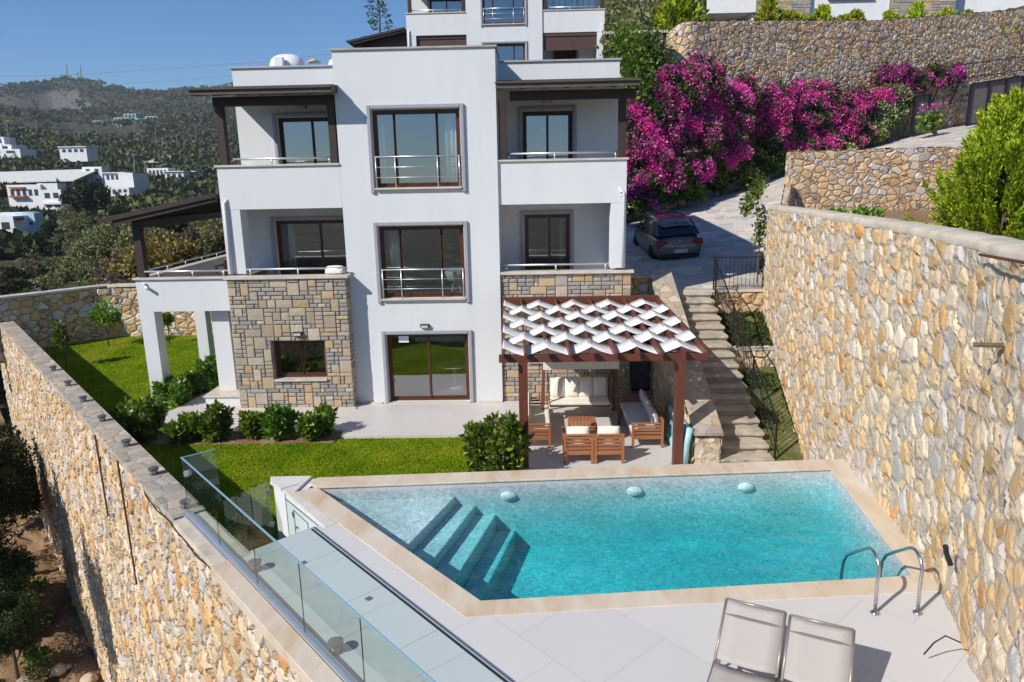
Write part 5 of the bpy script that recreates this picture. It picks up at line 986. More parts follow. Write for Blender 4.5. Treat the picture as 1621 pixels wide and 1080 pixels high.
# creeper hanging at the end of the right wall
o=empty('creeper',(12.15,1.8,3.1),0,'green creeper climbing the end of the right stone wall by the driveway','climbing plant'); g=np.random.default_rng(5); P=[]
for k in range(200):
    z=g.uniform(1.2,2.3); P.append([g.normal()*.09+.02,g.normal()*.12+.15,z])
for k in range(420): s=g.uniform(0,1); P.append([-.3+1.6*s+g.normal()*.12,.8+3.5*s+g.normal()*.2,2.15+.9*s+g.normal()*.1])
V,F=leafcloud(np.array(P),.1,np.tile([-.4,-.7,.3],(len(P),1)),1.3,.8,6); npmesh('leaves',V,F,'leaf_bright',o); q=MB(); q.tube([(0,.2,0),(.05,.3,1.2),(-.1,.4,2.4)],.02,5); q.build('stem','bark',o)
# bougainvillea and white flowering climbers
def climber(name,masses,label,cat,mats,seed,leaf=.115,bloom=.092,dens=1.,group=None,ratio=.6,ysq=.75):
    g=np.random.default_rng(seed); c0=masses[0][0]; o=empty(name,(c0[0],c0[1],masses[0][0][2]-masses[0][1][2]),0,label,cat,group); base=np.array(o.location)
    PB=[];DB=[];PL=[];DL=[]
    for (c,rad) in masses:
        vol=rad[0]*rad[2]; n=int(5200*vol*dens); nc=int(22+vol*3.2)
        P,e=crownpts(n,c,rad,nc,.26,seed+int(vol*10),shell=.85); P[:,2]-=np.abs(g.normal(size=n))*.10*rad[2]*(np.sin(P[:,0]*4.1)>.1)
        out=(P-np.array(c))/np.array(rad); rr=np.linalg.norm(out,axis=1)
        cl=g.random(n); noisev=np.sin(P[:,0]*1.9+seed)*np.cos(P[:,2]*1.7+P[:,0]*.8)+.5*np.sin(P[:,2]*3.1+P[:,0]*2.3)
        isb=(cl<ratio*(.78+.55*noisev+.25*np.sin(P[:,0]*5.3+P[:,2]*3.7)))&(rr>.35)
        PB.append(P[isb]); DB.append(e[isb]+np.array([-.2,-.5,.3])); PL.append(P[~isb]*1.0); DL.append(e[~isb]+np.array([0,-.3,.2]))
    PB=np.concatenate(PB)-base; DB=np.concatenate(DB); PL=np.concatenate(PL)-base; DL=np.concatenate(DL)
    PL[:,1]+=.12
    V,F=leafcloud(PL,leaf,DL,1.5,.8,seed+1); npmesh('leaves',V,F,mats[0],o); V,F=leafcloud(PB,bloom,DB,1.1,.8,seed+2); npmesh('blossoms',V,F,mats[1],o)
    for k in range(5):
        q=MB(); m_=masses[k%len(masses)]; a=np.array(m_[0])-base; q.tube([(a[0]+.3*k-.6,a[1]+.3,-.4),(a[0]+.25*k,a[1]+.1,a[2]*.6),(a[0]-.3+.3*k,a[1],a[2]+m_[1][2]*.4)],[.07,.05,.02],5); q.build('stem','bark',o)
def ms(*L): return [(tuple(at(a,b,d-.9)),(r1,1.25,r2)) for a,b,d,r1,r2 in L]
climber('bougainvillea',ms((1022,185,34.6,1.5,1.6),(1018,250,34.2,1.4,1.7),(1025,310,34.0,1.2,1.2),(1062,150,35.6,2.0,1.7),(1105,128,37.2,1.7,1.3),(1040,205,34.8,1.6,1.9),(1085,215,36.4,1.9,2.0),(1130,190,38,2.0,2.0),(1045,280,34.6,1.5,1.7),(1095,275,36.4,1.4,1.3),(1160,160,39,1.6,1.5),(1150,245,38.6,1.5,1.3)),'large magenta bougainvillea cascading over the wall behind the car','flowering climber',('leaf_climb','bract'),21,ratio=.72)
climber('bougainvillea',ms((1205,180,40.6,1.9,1.8),(1250,165,42,1.8,1.4),(1240,225,41.8,2.0,1.6),(1300,165,43.6,2.0,1.4),(1290,225,43.2,2.0,1.5),(1345,170,44.4,1.9,1.5),(1350,215,44.4,1.5,1.2),(1270,195,42.6,1.8,1.3),(1320,195,43.8,1.8,1.2),(1215,210,41,1.5,1.2),(1395,160,45.4,1.7,1.4)),'long magenta bougainvillea hedge in the middle of the uphill wall','flowering climber',('leaf_climb','bract'),22,ratio=.62)
climber('bougainvillea',ms((1440,135,46.0,1.7,1.4),(1415,125,45.6,1.4,1.3),(1475,125,47,1.6,1.1),(1500,120,47.6,1.3,.8)),'smaller pink bougainvillea above the narrow gate at the right','flowering climber',('leaf_climb','bract'),23,ratio=.62,dens=.9)
climber('flowering_hedge',[((9.8,15.3,5.0),(2.3,1.2,1.25)),((12.6,17.3,5.4),(1.9,1.1,1.1))],'dark green hedge with white flowers directly behind the car','flowering shrub',('leaf_shrub','whitebloom'),24,ratio=.09)
climber('flowering_hedge',[((15.9,20.0,6.1),(2.0,1.0,1.2)),((18.6,22.0,6.8),(1.7,.9,1.0)),((22.4,24.8,7.6),(2.6,.9,.9))],'dark green hedge with white flowers under the middle bougainvillea','flowering shrub',('leaf_shrub','whitebloom'),25,ratio=.07)
climber('flowering_hedge',[((27.4,27.0,9.8),(1.4,1.0,1.9)),((28.3,27.5,10.9),(1.1,.9,1.0)),((26.2,26.3,8.7),(1.5,.9,1.1))],'upright shrub covered in white flowers left of the narrow gate','flowering shrub',('leaf_shrub','whitebloom'),26,ratio=.22)
for i,(px,py,s) in enumerate(((1462,205,1.),(1482,206,1.2))):
    p=at(px,py+8,43); sh_=shrub('oleander',tuple(p),1.5*s,.9,('small pink flowering plant by the narrow gate','taller thin plant right of the narrow gate')[i],n=260,leaf=.13,seed=80+i,nst=6)
    g=np.random.default_rng(i); P=g.normal(size=(25,3))*np.array([.2,.2,.12])+np.array([0,0,1.45*s]); V,F=leafcloud(P,.12,None,1.,1,i); npmesh('blossoms',V,F,'bract',sh_)
# vines on the upper wall
def vine(pts,label,mat,n,sp,seed): 
    g=np.random.default_rng(seed); c=np.array([tuple(at(*p)) for p in pts]); k=g.integers(0,len(c)-1,n) if len(c)>1 else np.zeros(n,int); t=g.random(n)[:,None]; P=c[k]*(1-t)+c[min(len(c)-1,1) if len(c)<2 else k+1]*t+g.normal(size=(n,3))*sp
    b=c[0]; o=empty('vine',tuple(b),0,label,'climbing plant'); V,F=leafcloud(P-b,.14,np.tile([0,-.6,.3],(n,1)),1.5,.8,seed); npmesh('leaves',V,F,mat,o); q=MB(); q.tube([tuple(x-b+np.array([0,.1,0])) for x in c],.03,5); q.build('stem','bark',o)
vine([(1385,150,47),(1400,110,47.5),(1418,68,48)],'bright green shoots rising above the middle of the upper stone wall','leaf_bright',2200,.42,1)
vine([(1300,150,46),(1330,105,46.5),(1345,90,46.5)],'green vine with small leaves on the upper wall above the bougainvillea','leaf_bright',1200,.4,2)
vine([(1440,150,48),(1475,120,48),(1500,150,48)],'tangled green brown creeper above the narrow gate','leaf_climb',2200,.6,3)
vine([(1195,140,44),(1240,125,44.5),(1290,130,45)],'thin vine trailing down the upper stone wall at its left half','leaf_climb',900,.4,4)
vine([(1010,145,33),(1000,95,34),(985,60,35)],'tall leafy climber beside the right edge of the villa behind','leaf_bright',2600,.45,5)
vine([(1000,215,34),(1003,180,34),(1000,150,34)],'leafy tangle between the villa canopy and the bougainvillea','leaf_climb',1500,.4,6)
vine([(1040,120,35),(1035,90,35.5),(1028,60,36)],'thin leafy climber in front of the dark shelter','leaf_climb',1300,.35,7)
# dark shelter and white wall between the upper villa and the climbers
o=empty('garden_shelter',(0,0,0),0,'low dark shelter with pale scalloped roof edge beside the upper villa','shelter'); a=at(955,50,38); b=at(1052,48,39); 
q=MB(); q.box((a.x,a.y,a.z-.1),(b.x,a.y+4,a.z+.0)); 
for k in range(26): x=a.x+(b.x-a.x)*(k+.5)/26; q.lathe([(.06,-.02),(.07,.1),(.0,.12)],(x,a.y-.02,a.z-.12),8)
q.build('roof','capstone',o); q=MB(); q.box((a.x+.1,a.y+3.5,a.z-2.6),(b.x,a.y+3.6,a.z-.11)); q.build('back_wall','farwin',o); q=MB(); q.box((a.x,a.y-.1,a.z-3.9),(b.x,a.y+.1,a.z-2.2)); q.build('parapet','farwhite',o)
for t in (.08,.5,.95): x=a.x+(b.x-a.x)*t; q=MB(); q.box((x-.08,a.y+.11,a.z-2.2),(x+.08,a.y+.27,a.z-.101)); q.build('post','awn_dark',o)
# houses above the wall on the right
def uhouse():
    o=empty('hillside_house',(0,0,0),0,'white and stone clad house with brown shutters above the upper wall','house'); y0=40.; K_=lambda z:6.44+(z-6.44)*1.155; 
    X=lambda px,y=y0: at(px,20,(y-CAM[1])/(CF.y+CR.y*(px-810.5)/FPX+CU.y*(520)/FPX)).x
    x=[X(p) for p in (1120,1196,1237,1302,1400,1504,1640)]; zt=27.
    q=MB(); q.box((x[0],y0+.0,18.521),(x[1],y0+.3,zt)); q.box((x[0]+.02,y0+.32,18.521),(x[1]-.1,y0+6,18.752)); q.box((x[1]-.2,y0+.301,12.862),(x[1]-.001,y0+3,18.510)); q.box((x[0],y0+5,12.862),(x[1],y0+5.2,18.406)); q.build('balcony','farwhite',o)
    q=MB(); q.box((x[1],y0-.6,12.862),(x[2]+.3*0+ (x[3]-x[2])*.0,y0+6,zt)); q.build('wall','mortar',o)
    st=MB(); ashlar(st,x[1],x[2]+(x[3]-x[2])*.62,15.634,21.640,[],lambda u,d,z:(u,y0-.62-d*1.5,z),unit=.2,seed=31); st.build('stone_cladding','cladding',o); st=MB(); ashlar(st,x[4]+.2,x[5],15.634,22.564,[],lambda u,d,z:(u,y0-.62-d*1.5,z),unit=.2,seed=32); st.build('stone_cladding','cladding',o)
    q=MB(); q.box((x[2]+(x[3]-x[2])*.62+.01,y0-.3,12.862),(x[4]+.19,y0+6,zt)); q.box((x[2],y0-.61,12.862),(x[2]+(x[3]-x[2])*.62,y0+5,zt)); q.build('wall','farwhite',o)
    q=MB(); q.box((x[4]+.2,y0-.6,12.862),(x[5],y0+6,zt)); q.build('wall','mortar',o); q=MB(); q.box((x[5]+.01,y0+.4,12.862),(x[6]+6,y0+7,zt)); q.build('wall','farwhite',o)
    sh=MB(); sa,sb=X(1308),X(1376)
    for k in range(60): sh.box((sa,y0-.42,19.272+k*.055),(sb,y0-.36,19.272+k*.055+.05))
    sh.build('roller_shutter','shutter',o); sh=MB(); sh.box((sa-.1,y0-.5,19.168),(sb+.1,y0-.301,19.260)); sh.build('sill','capgrey',o)
    for a_,b_,z_ in ((1305,1375,16.096),(1418,1465,16.442),(1500,1545,16.789)): sh=MB(); sh.box((X(a_),y0-.72,z_),(X(b_),y0-.64,z_+1.2)); sh.build('window','farwin',o)
    sh=MB()
    for k in range(30): sh.box((X(1560),y0+.2,20.485+k*.055),(X(1640),y0+.39,20.485+k*.055+.05))
    sh.build('roller_shutter','shutter',o)
uhouse()
hp=None; k=0
HX=[1215,1232,1248,1266,1284,1300,1318,1336,1352,1405,1422,1450,1478,1495,1512,1530,1546,1562,1578,1596,1612]
UWp=[(13.6,22.2),(27.5,28.9),(42,36),(54,41)]
for i,px in enumerate(HX):
    # just behind the wall top
    f=(px-1066)/(1640-1066); x=13.6+(42-13.6)*(f**1.0); D=38.7+(50.9-38.7)*f; p=at(px,48-6*f,D+1.2); tall=1.5 if px in (1215,1450) else 1.
    if hp is None or i==1: hp=conifer('clipped_conifer',(p.x,p.y,p.z-.75),1.5*tall,.75 if i==0 else 1.05,'x',110,.11,seed=50+i,cat='hedge plant',group='small golden conifers along the upper wall',per=22); o=hp
    else: o=copy_tree(hp); o.location=(p.x,p.y,p.z-.8+rnd.uniform(-.15,.2)); o.rotation_euler[2]=rnd.uniform(0,6); o.scale=(1,1,tall*rnd.uniform(.8,1.1))
    o['label']='golden green conifer in the row planted along the top of the upper stone wall' if i else 'slim golden conifer at the left end of the upper wall row'
    if i==0: del o['group']
o=conifer('golden_conifer',tuple(at(1075,58,45)),2.6,1.6,'round golden green conifer beside the white balcony house',260,.13,seed=66,per=30)
# ------------------------------------------------------------------ terrain
def sm(a,b,x): t=np.clip((x-a)/(b-a),0,1); return t*t*(3-2*t)
RIDX=[-400,0,52,91,124,145,166,187,215,238,257,280,306,363,450,560,700]; RIDY=[150,138,137,134,131,126,127,131,136,142,146,146,143,138,128,122,118]
def terr(X,Y):
    dx=X-CAM[0]; dy=Y-CAM[1]; D=np.hypot(dx,dy); az=np.arctan2(dx,dy)
    n1=np.sin(X*.021+1.3)*np.cos(Y*.017+.4); n2=np.sin(X*.06+Y*.045)*np.cos(Y*.07-X*.03); n3=np.sin(X*.19+2*n2)*np.cos(Y*.23+n1)
    zl=np.interp(D,[0,24,32,45,70,120,200,260,400,700,1050,1500,2200,4000],[-9.6,-9.6,-7.5,-4.5,-3.6,-3.4,-1.5,3.,16,52,95,180,120,60])
    # true ridge height from the skyline bearing
    px=810.5+FPX*np.tan(np.clip(az+.0262,-1.2,1.2)); ry=np.interp(px,RIDX,RIDY); hor=279.4-.019*(px-810.5); zr_=CAM[2]+(hor-ry-3)/FPX*1500*1.02/np.maximum(.5,np.cos(az)) *1.0
    zr_=CAM[2]+(hor-ry-6)/FPX/1.05*1500*np.maximum(.4,np.cos(az+.0262))
    th=.0655+((zr_-CAM[2])/1500-.0655)*sm(620,1500,D)**1.25; zl=np.where(D>700,CAM[2]+np.minimum(D,1500)*th-(zr_*.5)*sm(1550,2600,D),zl)
    zl=zl+(n1*1.2*sm(100,250,D)+n2*.5*sm(40,90,D)+n1*9*sm(300,700,D)*(1-sm(1150,1450,D))+n3*.18)
    zl=zl+4.3*sm(-.61,-.50,az)*sm(33,42,D)*(1-sm(66,125,D))
    # cliff band
    zl=zl-26*sm(-.66,-.62,az)*(1-sm(-.56,-.53,az))*sm(950,1200,D)*(1-sm(1262,1285,D+8*np.sin(az*90)))
    zrr=np.interp(D,[0,44,50,56,75,110,200,600],[2.,2.,12.,13.8,20,38,80,190])+n3*.3
    wy=np.interp(X,[12.6,13.6,27.5,42,54,200],[27,22.2,28.9,36,41,90]); zrr=np.where((Y>wy+.45)&(X>12.9),np.maximum(zrr,np.interp(X,[12,28,42,54],[13.4,14.6,16.6,17.8])),np.where(X>12.9,1.0,np.where(D>58,zrr,1.0))); zrr=np.where((Y>wy+.45)&(X>12.9)&(D<62),np.minimum(zrr,np.interp(X,[12,28,42,54],[13.6,14.9,16.9,18.0])),zrr)
    w=sm(.02,.14,az); w2=sm(-.30,-.16,az)*(1-w)
    z=zl*(1-w)+zrr*w
    back=np.abs(az)>1.15
    zb=np.interp(D,[0,25,60,150,400,1200],[-9.6,-9.8,-16,-24,-26,-24])+n1*2*sm(60,200,D)
    wb=sm(1.0,1.5,np.abs(az)); z=z*(1-wb)+zb*wb
    # shelf behind the villa for the upper villa
    m_=sm(-5.5,-1.5,X)*(1-sm(13.2,15,X))*sm(18.0,21.5,Y)*(1-sm(48,60,Y)); z=z*(1-m_)+8.6*m_
    m2=sm(-19,-16.5,X)*(Y<14)*sm(-30,-12,Y)*0
    # keep the ground below the plot itself
    inside=(.738*X+.675*Y>-6.5)&(X<60)&(Y<11)&(Y>-25)&(X>-17); z=np.where(inside,np.minimum(z,-1.5),z)
    return z
azs=np.concatenate([np.linspace(-1.0,.9,330),np.linspace(.9,2*math.pi-1.0,90)[1:-1]]); Ds=np.concatenate([np.linspace(3,60,76),np.geomspace(61,4200,150)])
A_,D_=np.meshgrid(azs,Ds,indexing='ij'); Xg=CAM[0]+D_*np.sin(A_); Yg=CAM[1]+D_*np.cos(A_); Zg=terr(Xg,Yg); g=np.random.default_rng(1); Zg+=g.normal(size=Zg.shape)*np.clip(D_*.0012,0.03,1.6)
na,nd_=Xg.shape; idx=np.arange(na*nd_).reshape(na,nd_); nxt=np.roll(idx,-1,axis=0); F=np.stack([idx[:,:-1],idx[:,1:],nxt[:,1:],nxt[:,:-1]],-1).reshape(-1,4)
tag(npmesh('hillside',np.stack([Xg,Yg,Zg],-1).reshape(-1,3),F[:,::-1],'hill',None,True),kind='structure')
def tz(x,y): return float(terr(np.array([x]),np.array([y]))[0])
# bare earth bank and rocks by the foot of the left wall
g=np.random.default_rng(8); ux=np.linspace(-26,14,200); uy=np.linspace(-6.75,-16.5,80); S_,N_=np.meshgrid(ux,uy,indexing='ij'); Xb=.675*S_+.738*N_; Yb=-.738*S_+.675*N_
Zb=np.interp(S_,[-26,-10,-4,2,14],[-4.5,-6.9,-8.1,-8.9,-9.3])+(N_+7)*.03+.25*np.sin(S_*.9)*np.cos(N_*1.1)+.12*np.sin(S_*3.1+N_*2.)+g.normal(size=S_.shape)*.04
idx=np.arange(200*80).reshape(200,80); F=np.stack([idx[:-1,:-1],idx[1:,:-1],idx[1:,1:],idx[:-1,1:]],-1).reshape(-1,4); tag(npmesh('earth_bank',np.stack([Xb,Yb,Zb],-1).reshape(-1,3),F[:,::-1],'soil',None,True),kind='structure')
def bz(s,n): return np.interp(s,[-26,-10,-4,2,14],[-4.5,-6.9,-8.1,-8.9,-9.3])+(n+7)*.03
def rock(x,y,z,r,label,seed):
    g=random.Random(seed); import bmesh; bm=bmesh.new(); bmesh.ops.create_icosphere(bm,subdivisions=3,radius=r)
    ax=[Vector((g.gauss(0,1),g.gauss(0,1),g.gauss(0,1))).normalized() for _ in range(9)]
    for v in bm.verts:
        d=v.co.normalized(); s=1
        for a in ax: 
            k=d.dot(a)
            if k>.55: s=min(s,.62/k+.12)
        v.co=d*r*s*(1+.05*math.sin(d.x*9+seed)); v.co.z*=.65
    me=bpy.data.meshes.new('rock'); bm.to_mesh(me); bm.free(); me.materials.append(MM['rock']); o=bpy.data.objects.new('rock',me); col.objects.link(o); o.location=(x,y,z); o.rotation_euler=(0,0,g.uniform(0,6)); tag(o,label,'rock','loose rocks at the foot of the wall' if seed<100 else 'rocks on the slope by the terrace')
plain('rock',(.50,.40,.29),.9,.3,3,bstr=.9,bsc=12.)
g=random.Random(3)
for i in range(80): s=g.uniform(-5.5,6); n_=-7.2-abs(g.gauss(0,1.9)); x,y=W(s,n_); rock(x,y,bz(s,n_)+.05,g.choice([.1,.12,.15,.2,.25,.4]),'pale rock lying on the earth bank at the foot of the left wall',i)
for i,(px,py,D,r_) in enumerate(((322,392,47,.9),(335,380,48,1.1),(312,404,45,.6),(345,395,46,.7),(330,405,44,.5))):
    p=at(px,py,D); o=rock(p.x,p.y,tz(p.x,p.y)+.3,r_,'orange brown rock on the slope seen beside the rear canopy post',100+i)
g2=np.random.default_rng(4)
for i in range(34):
    s=g.uniform(-9.,6); n_=-7.7-abs(g.gauss(0,1.6)); x,y=W(s,n_); o=empty('low_shrub',(x,y,bz(s,n_)),g.uniform(0,6),'grey green low shrub on the earth bank below the left wall','shrub','low shrubs on the earth bank')
    P,e=crownpts(420,(0,0,.2),(.45,.45,.35),7,.4,i); V,F=leafcloud(P,.09,e,1.6,.8,i); npmesh('foliage',V,F,'leaf_olive' if i%3 else 'leaf_bright',o)
# ------------------------------------------------------------------ trees, near to far
protos={}
for nm,kinds in {'olive':('leaf_olive',[(3.4,(2.0,1.9,1.6)),(2.8,(1.8,2.0,1.3)),(4.0,(2.3,2.1,1.9))]),'pine':('leaf_pine',[(6.5,(2.6,2.5,3.2)),(8.0,(3.0,2.9,3.8))]),'dry':('leaf_dry',[(2.8,(1.9,1.8,1.4))]),'brown':('leaf_brown',[(3.2,(2.0,1.9,1.6))])}.items():
    protos[nm]=[]
    for i,(h,rad) in enumerate(kinds[1]):
        mb,V,F=tree_proto(hash_:=(len(nm)*7+i+3),h,rad,kinds[0],6500,.135 if nm!='pine' else .2,nclump=24,spread=.27)
        protos[nm].append((mb,V,F,kinds[0]))
for i,(h,rad) in enumerate([(6.5,(2.7,2.6,3.4)),(8,(3.,2.9,3.8))]):
    mb,V,F=tree_proto(90+i,h,rad,'leaf_pine',26000,.085,nclump=34,spread=.24); protos.setdefault('dark',[]).append((mb,V,F,'leaf_pine'))
pm={}
def plant_tree(kind,i,x,y,z,sc,rz,label,name,group=None,cat='tree'):
    key=(kind,i)
    if key not in pm:
        mb,V,F,mat=protos[kind][i]; o=empty(name,(0,0,0)); mb.build('trunk','bark',o,True); npmesh('crown',V,F,mat,o); pm[key]=o
    else: o=copy_tree(pm[key]); o.name=name
    o.location=(x,y,z); o.scale=(sc,sc,sc); o.rotation_euler=(0,0,rz); tag(o,label,cat,group); return o
g=random.Random(12); pm['pos']=[]
for (px,py,D,sc,kd,i_,t) in ((256,398,41,1.45,'dry',0,'yellow dry bush right of the canopy post, seen under the side terrace canopy'),(300,368,50,1.0,'brown',0,'pale brown dry bush behind the yellow one under the canopy'),(228,385,43,1.1,'dry',0,'small yellowing bush just behind the canopy post'),(196,408,44,.95,'brown',0,'reddish brown dry bush left of the canopy post'),(180,432,40,.9,'brown',0,'low brown dry bush above the corner of the far wall'),(318,372,56,1.1,'dry',0,'dry bush at the right end of the gap under the canopy')):
    p=at(px,py,D); z=tz(p.x,p.y); plant_tree(kd,i_,p.x,p.y,z-.3,sc,g.uniform(0,6),t,'dry_bush',None,'bush')
    for k in range(6): q_=at(px,py,D-k*3.0); pm['pos'].append((q_.x,q_.y))
# big dark trees hard against the outer face of the left wall
for s_,n_,sc,k in ((-13.,-8.6,.72,0),(-10.2,-8.9,.8,1),(-7.6,-8.8,.62,0),(-5.6,-8.8,.45,1)):
    x_,y_=W(s_,n_); plant_tree('dark',k,x_,y_,bz(s_,n_)-.6,sc,g.uniform(0,6),'dark dense bush on the bank along the outer face of the left wall','dark_bush','dark bushes below the left wall','bush')
for (px,py,D,sc,k,t) in ((-60,900,17.,.6,1,'big dark tree against the outer face of the left wall, in deep shade'),(-95,790,20.,.8,0,'dark tree at the left picture edge below the wall')):
    p=at(px,py,D); plant_tree('dark',k,p.x-.6,p.y,p.z-3.2,sc,g.uniform(0,6),t,'dark_tree')
# scrub on the valley floor beyond the garden wall
cnt=0
for i in range(900):
    px=g.uniform(-120,420); D=36+ (g.random()**1.15)*105
    p=at(px,400,D); x,y=p.x,p.y
    if (-17.6<x and y<11.8) or x>-5.2 or (px<112 and D>72) or (px<60 and D>62): continue
    if any((x-a)**2+(y-b)**2<(1.25+.012*D)**2 for a,b in pm.setdefault('pos',[])): continue
    pm['pos'].append((x,y)); z=tz(x,y); r_=g.random()
    if r_<.06: kind,i_='brown',0
    else: kind,i_='olive',g.randrange(3)
    s=g.uniform(.65,1.25)*(1 if D<80 else 1.15)
    lab={'dry':'yellowing dry bush on the slope seen under the side terrace canopy','brown':'brown dried out bush on the slope beyond the garden wall','olive':'grey green olive bush on the scrubby slope beyond the garden wall'}[kind]; nm={'dry':'dry_bush','brown':'dry_bush','olive':'olive_bush'}[kind]
    plant_tree(kind,i_,x,y,z-.4,s,g.uniform(0,6),lab,nm,{'dry':'yellow dry bushes','brown':'brown dry bushes','olive':'olive bushes on the slope'}[kind],'bush'); cnt+=1
    if cnt>230: break
print('bushes',cnt)
for (px,py,D,sc,t) in ((150,352,135,1.25,'tall dark evergreen to the right of the red roofed house, tallest of its clump'),(122,350,142,1.05,'dark evergreen standing just right of the red roofed house'),(183,352,128,.95,'dark evergreen at the right end of its clump in the valley'),(20,362,150,.9,'dark tree between the two houses at the left edge'),(70,345,138,.6,'rounded green tree below the red roofed house'),(88,390,112,.8,'dark conifer just right of the pale blue house'),(300,300,200,.9,'dark tree just below the distant white villa by the road')):
    p=at(px,py,D); plant_tree('pine',1 if sc>1 else 0,p.x,p.y,min(p.z,tz(p.x,p.y)+1.)-1.0,sc,g.uniform(0,6),t,'evergreen_tree')
# far woodland: one mass nobody could count
g=np.random.default_rng(77); NT_=19000; az=g.uniform(-.72,-.10,NT_); D=120*(1500/120)**(g.random(NT_)**.9); keep=g.random(NT_)<np.clip(.25+D/700,.3,1)
X=CAM[0]+D*np.sin(az); Y=CAM[1]+D*np.cos(az); dens=np.sin(X*.03)*np.cos(Y*.026+1)+.6*np.sin(X*.011+Y*.017); rk=np.sin(X*.019+2)*np.sin(Y*.013+.7)+.5*np.sin(X*.05-Y*.031); keep&=(dens>-.75)|(g.random(NT_)<.25); keep&=~((D>620)&(rk>.9)&(g.random(NT_)<.6)); keep&=~((D>1180)&(D<1310)&(az>-.64)&(az<-.55)&(g.random(NT_)<.6))
# gaps where buildings stand
px=810.5+FPX*np.tan(az+.0262)
Zt=terr(X,Y); pyy=279.4-.019*(px-810.5)-(Zt-CAM[2])/(D*np.cos(az+.0262))*FPX
B=[(-5,128,262,345,120,245),(125,222,258,305,160,240),(228,318,255,295,200,270),(88,145,225,262,200,330),(-10,60,212,262,250,380),(138,255,175,218,500,760),(236,272,240,268,200,420),(-5,110,283,395,90,160)]
for (x0,x1,y0,y1,d0,d1) in B: keep&=~((px>x0)&(px<x1)&(D>d0)&(D<d1)&(pyy>y0-4)&(pyy<y1+6))
X,Y,D,Zt=X[keep],Y[keep],D[keep],Zt[keep]; n=len(X); print('far trees',n)
R_=g.uniform(1.4,3.2,n)*np.clip(.8+D/900,.8,2.1); per=np.where(D<350,46,26); P=[];S=[];DD=[]
rep=np.repeat(np.arange(n),per); m_=len(rep); e=g.normal(size=(m_,3)); e/=np.linalg.norm(e,axis=1)[:,None]; e[:,2]=np.abs(e[:,2])*1.0-.25
P=np.stack([X,Y,Zt+R_*.45],1)[rep]+e*R_[rep][:,None]*g.uniform(.45,1.,m_)[:,None]*np.array([1,1,.85]); V,F=leafcloud(P,R_[rep]*.42,e+np.array([0,0,.4]),1.25,.6,5); tag(npmesh('distant_woodland',V,F,'wood_far'),kind='stuff')
# right hand hillside scrub behind the houses
NT_=2600; az=g.uniform(.0,.62,NT_); D=g.uniform(58,150,NT_); X=CAM[0]+D*np.sin(az); Y=CAM[1]+D*np.cos(az); Zt=terr(X,Y); ok=~((X>12)&(Y<45)&(Y>24)&(X>14))|(X<17); ok&=~((X<13.5)&(Y<44)); X,Y,Zt=X[ok],Y[ok],Zt[ok]; n=len(X); R_=g.uniform(.9,2.3,n); rep=np.repeat(np.arange(n),160); m_=len(rep)
e=g.normal(size=(m_,3)); e/=np.linalg.norm(e,axis=1)[:,None]; P=np.stack([X,Y,Zt+R_*.5],1)[rep]+e*R_[rep][:,None]*g.uniform(.5,1.,m_)[:,None]; V,F=leafcloud(P,.34,e+np.array([0,0,.4]),1.4,.7,6); tag(npmesh('hillside_scrub',V,F,'leaf_olive'),kind='stuff')
# flower spike of an agave behind the villa
p=at(600,50,42); o=empty('agave_spike',tuple(p),0,'tall agave flower spike standing against the sky left of the upper villa','plant'); q=MB(); q.tube([(0,0,-1.5),(.1,0,1.2),(0,0,2.9)],[.07,.05,.02],6); q.build('stalk','bark',o); P=[];g=np.random.default_rng(3)
for k in range(24): z=.1+k*.115; a=k*2.2; L=.62-.015*k; c=np.array([L*math.cos(a),L*math.sin(a),z+.1]); P.append(c+g.normal(size=(34,3))*np.array([.10,.10,.04]))
V,F=leafcloud(np.concatenate(P),.10,None,1.2,1.,3); npmesh('flower_clusters',V,F,'leaf_climb',o)
q=MB(); 
for k in range(24): z=.1+k*.115; a=k*2.2; L=.62-.015*k; q.tube([(0.05,0,z-.05),(L*math.cos(a),L*math.sin(a),z+.08)],.012,4)
q.build('branches','bark',o)
# ------------------------------------------------------------------ far buildings
def fbox(o,name,mat,px0,px1,py0,py1,D,depth=None,wins=(),yaw=0.,roof=None,low=3.,bn=None):
    a=at(px0,py1,D); b=at(px1,py0,D); d=depth or (b.x-a.x)*.7; q=MB(); q.box((a.x,a.y,a.z-low),(b.x,a.y+d,b.z)); q.build(name,mat,o)
    for (u0,u1,v0,v1) in wins:
        X0=a.x+(b.x-a.x)*u0; X1=a.x+(b.x-a.x)*u1; Z0=a.z+(b.z-a.z)*v0; Z1=a.z+(b.z-a.z)*v1; w=MB(); w.box((X0,a.y-.04,Z0),(X1,a.y+.1,Z1)); w.build('window','farwin',o)
    if roof: r=MB(); h=(b.x-a.x)*.02+.12; r.box((a.x-.4,a.y-.5,b.z+.002),(b.x+.4,a.y+d+.4,b.z+h)); r.build('roof',roof,o)
WN=lambda n,v0=.3,v1=.75,m=.06: [(m+(1-2*m)*(k+.2)/n,m+(1-2*m)*(k+.8)/n,v0,v1) for k in range(n)]
def bld(label,parts,name='distant_house',cat='house'):
    o=empty(name,(0,0,0),0,label,cat)
    for p in parts: fbox(o,*p[:7],**(p[7] if len(p)>7 else {}))
bld('small white single storey house with flat roof on the mid slope',[('wall','farwhite',95,138,233,245,300,dict(wins=WN(4),roof='farwhite'))])
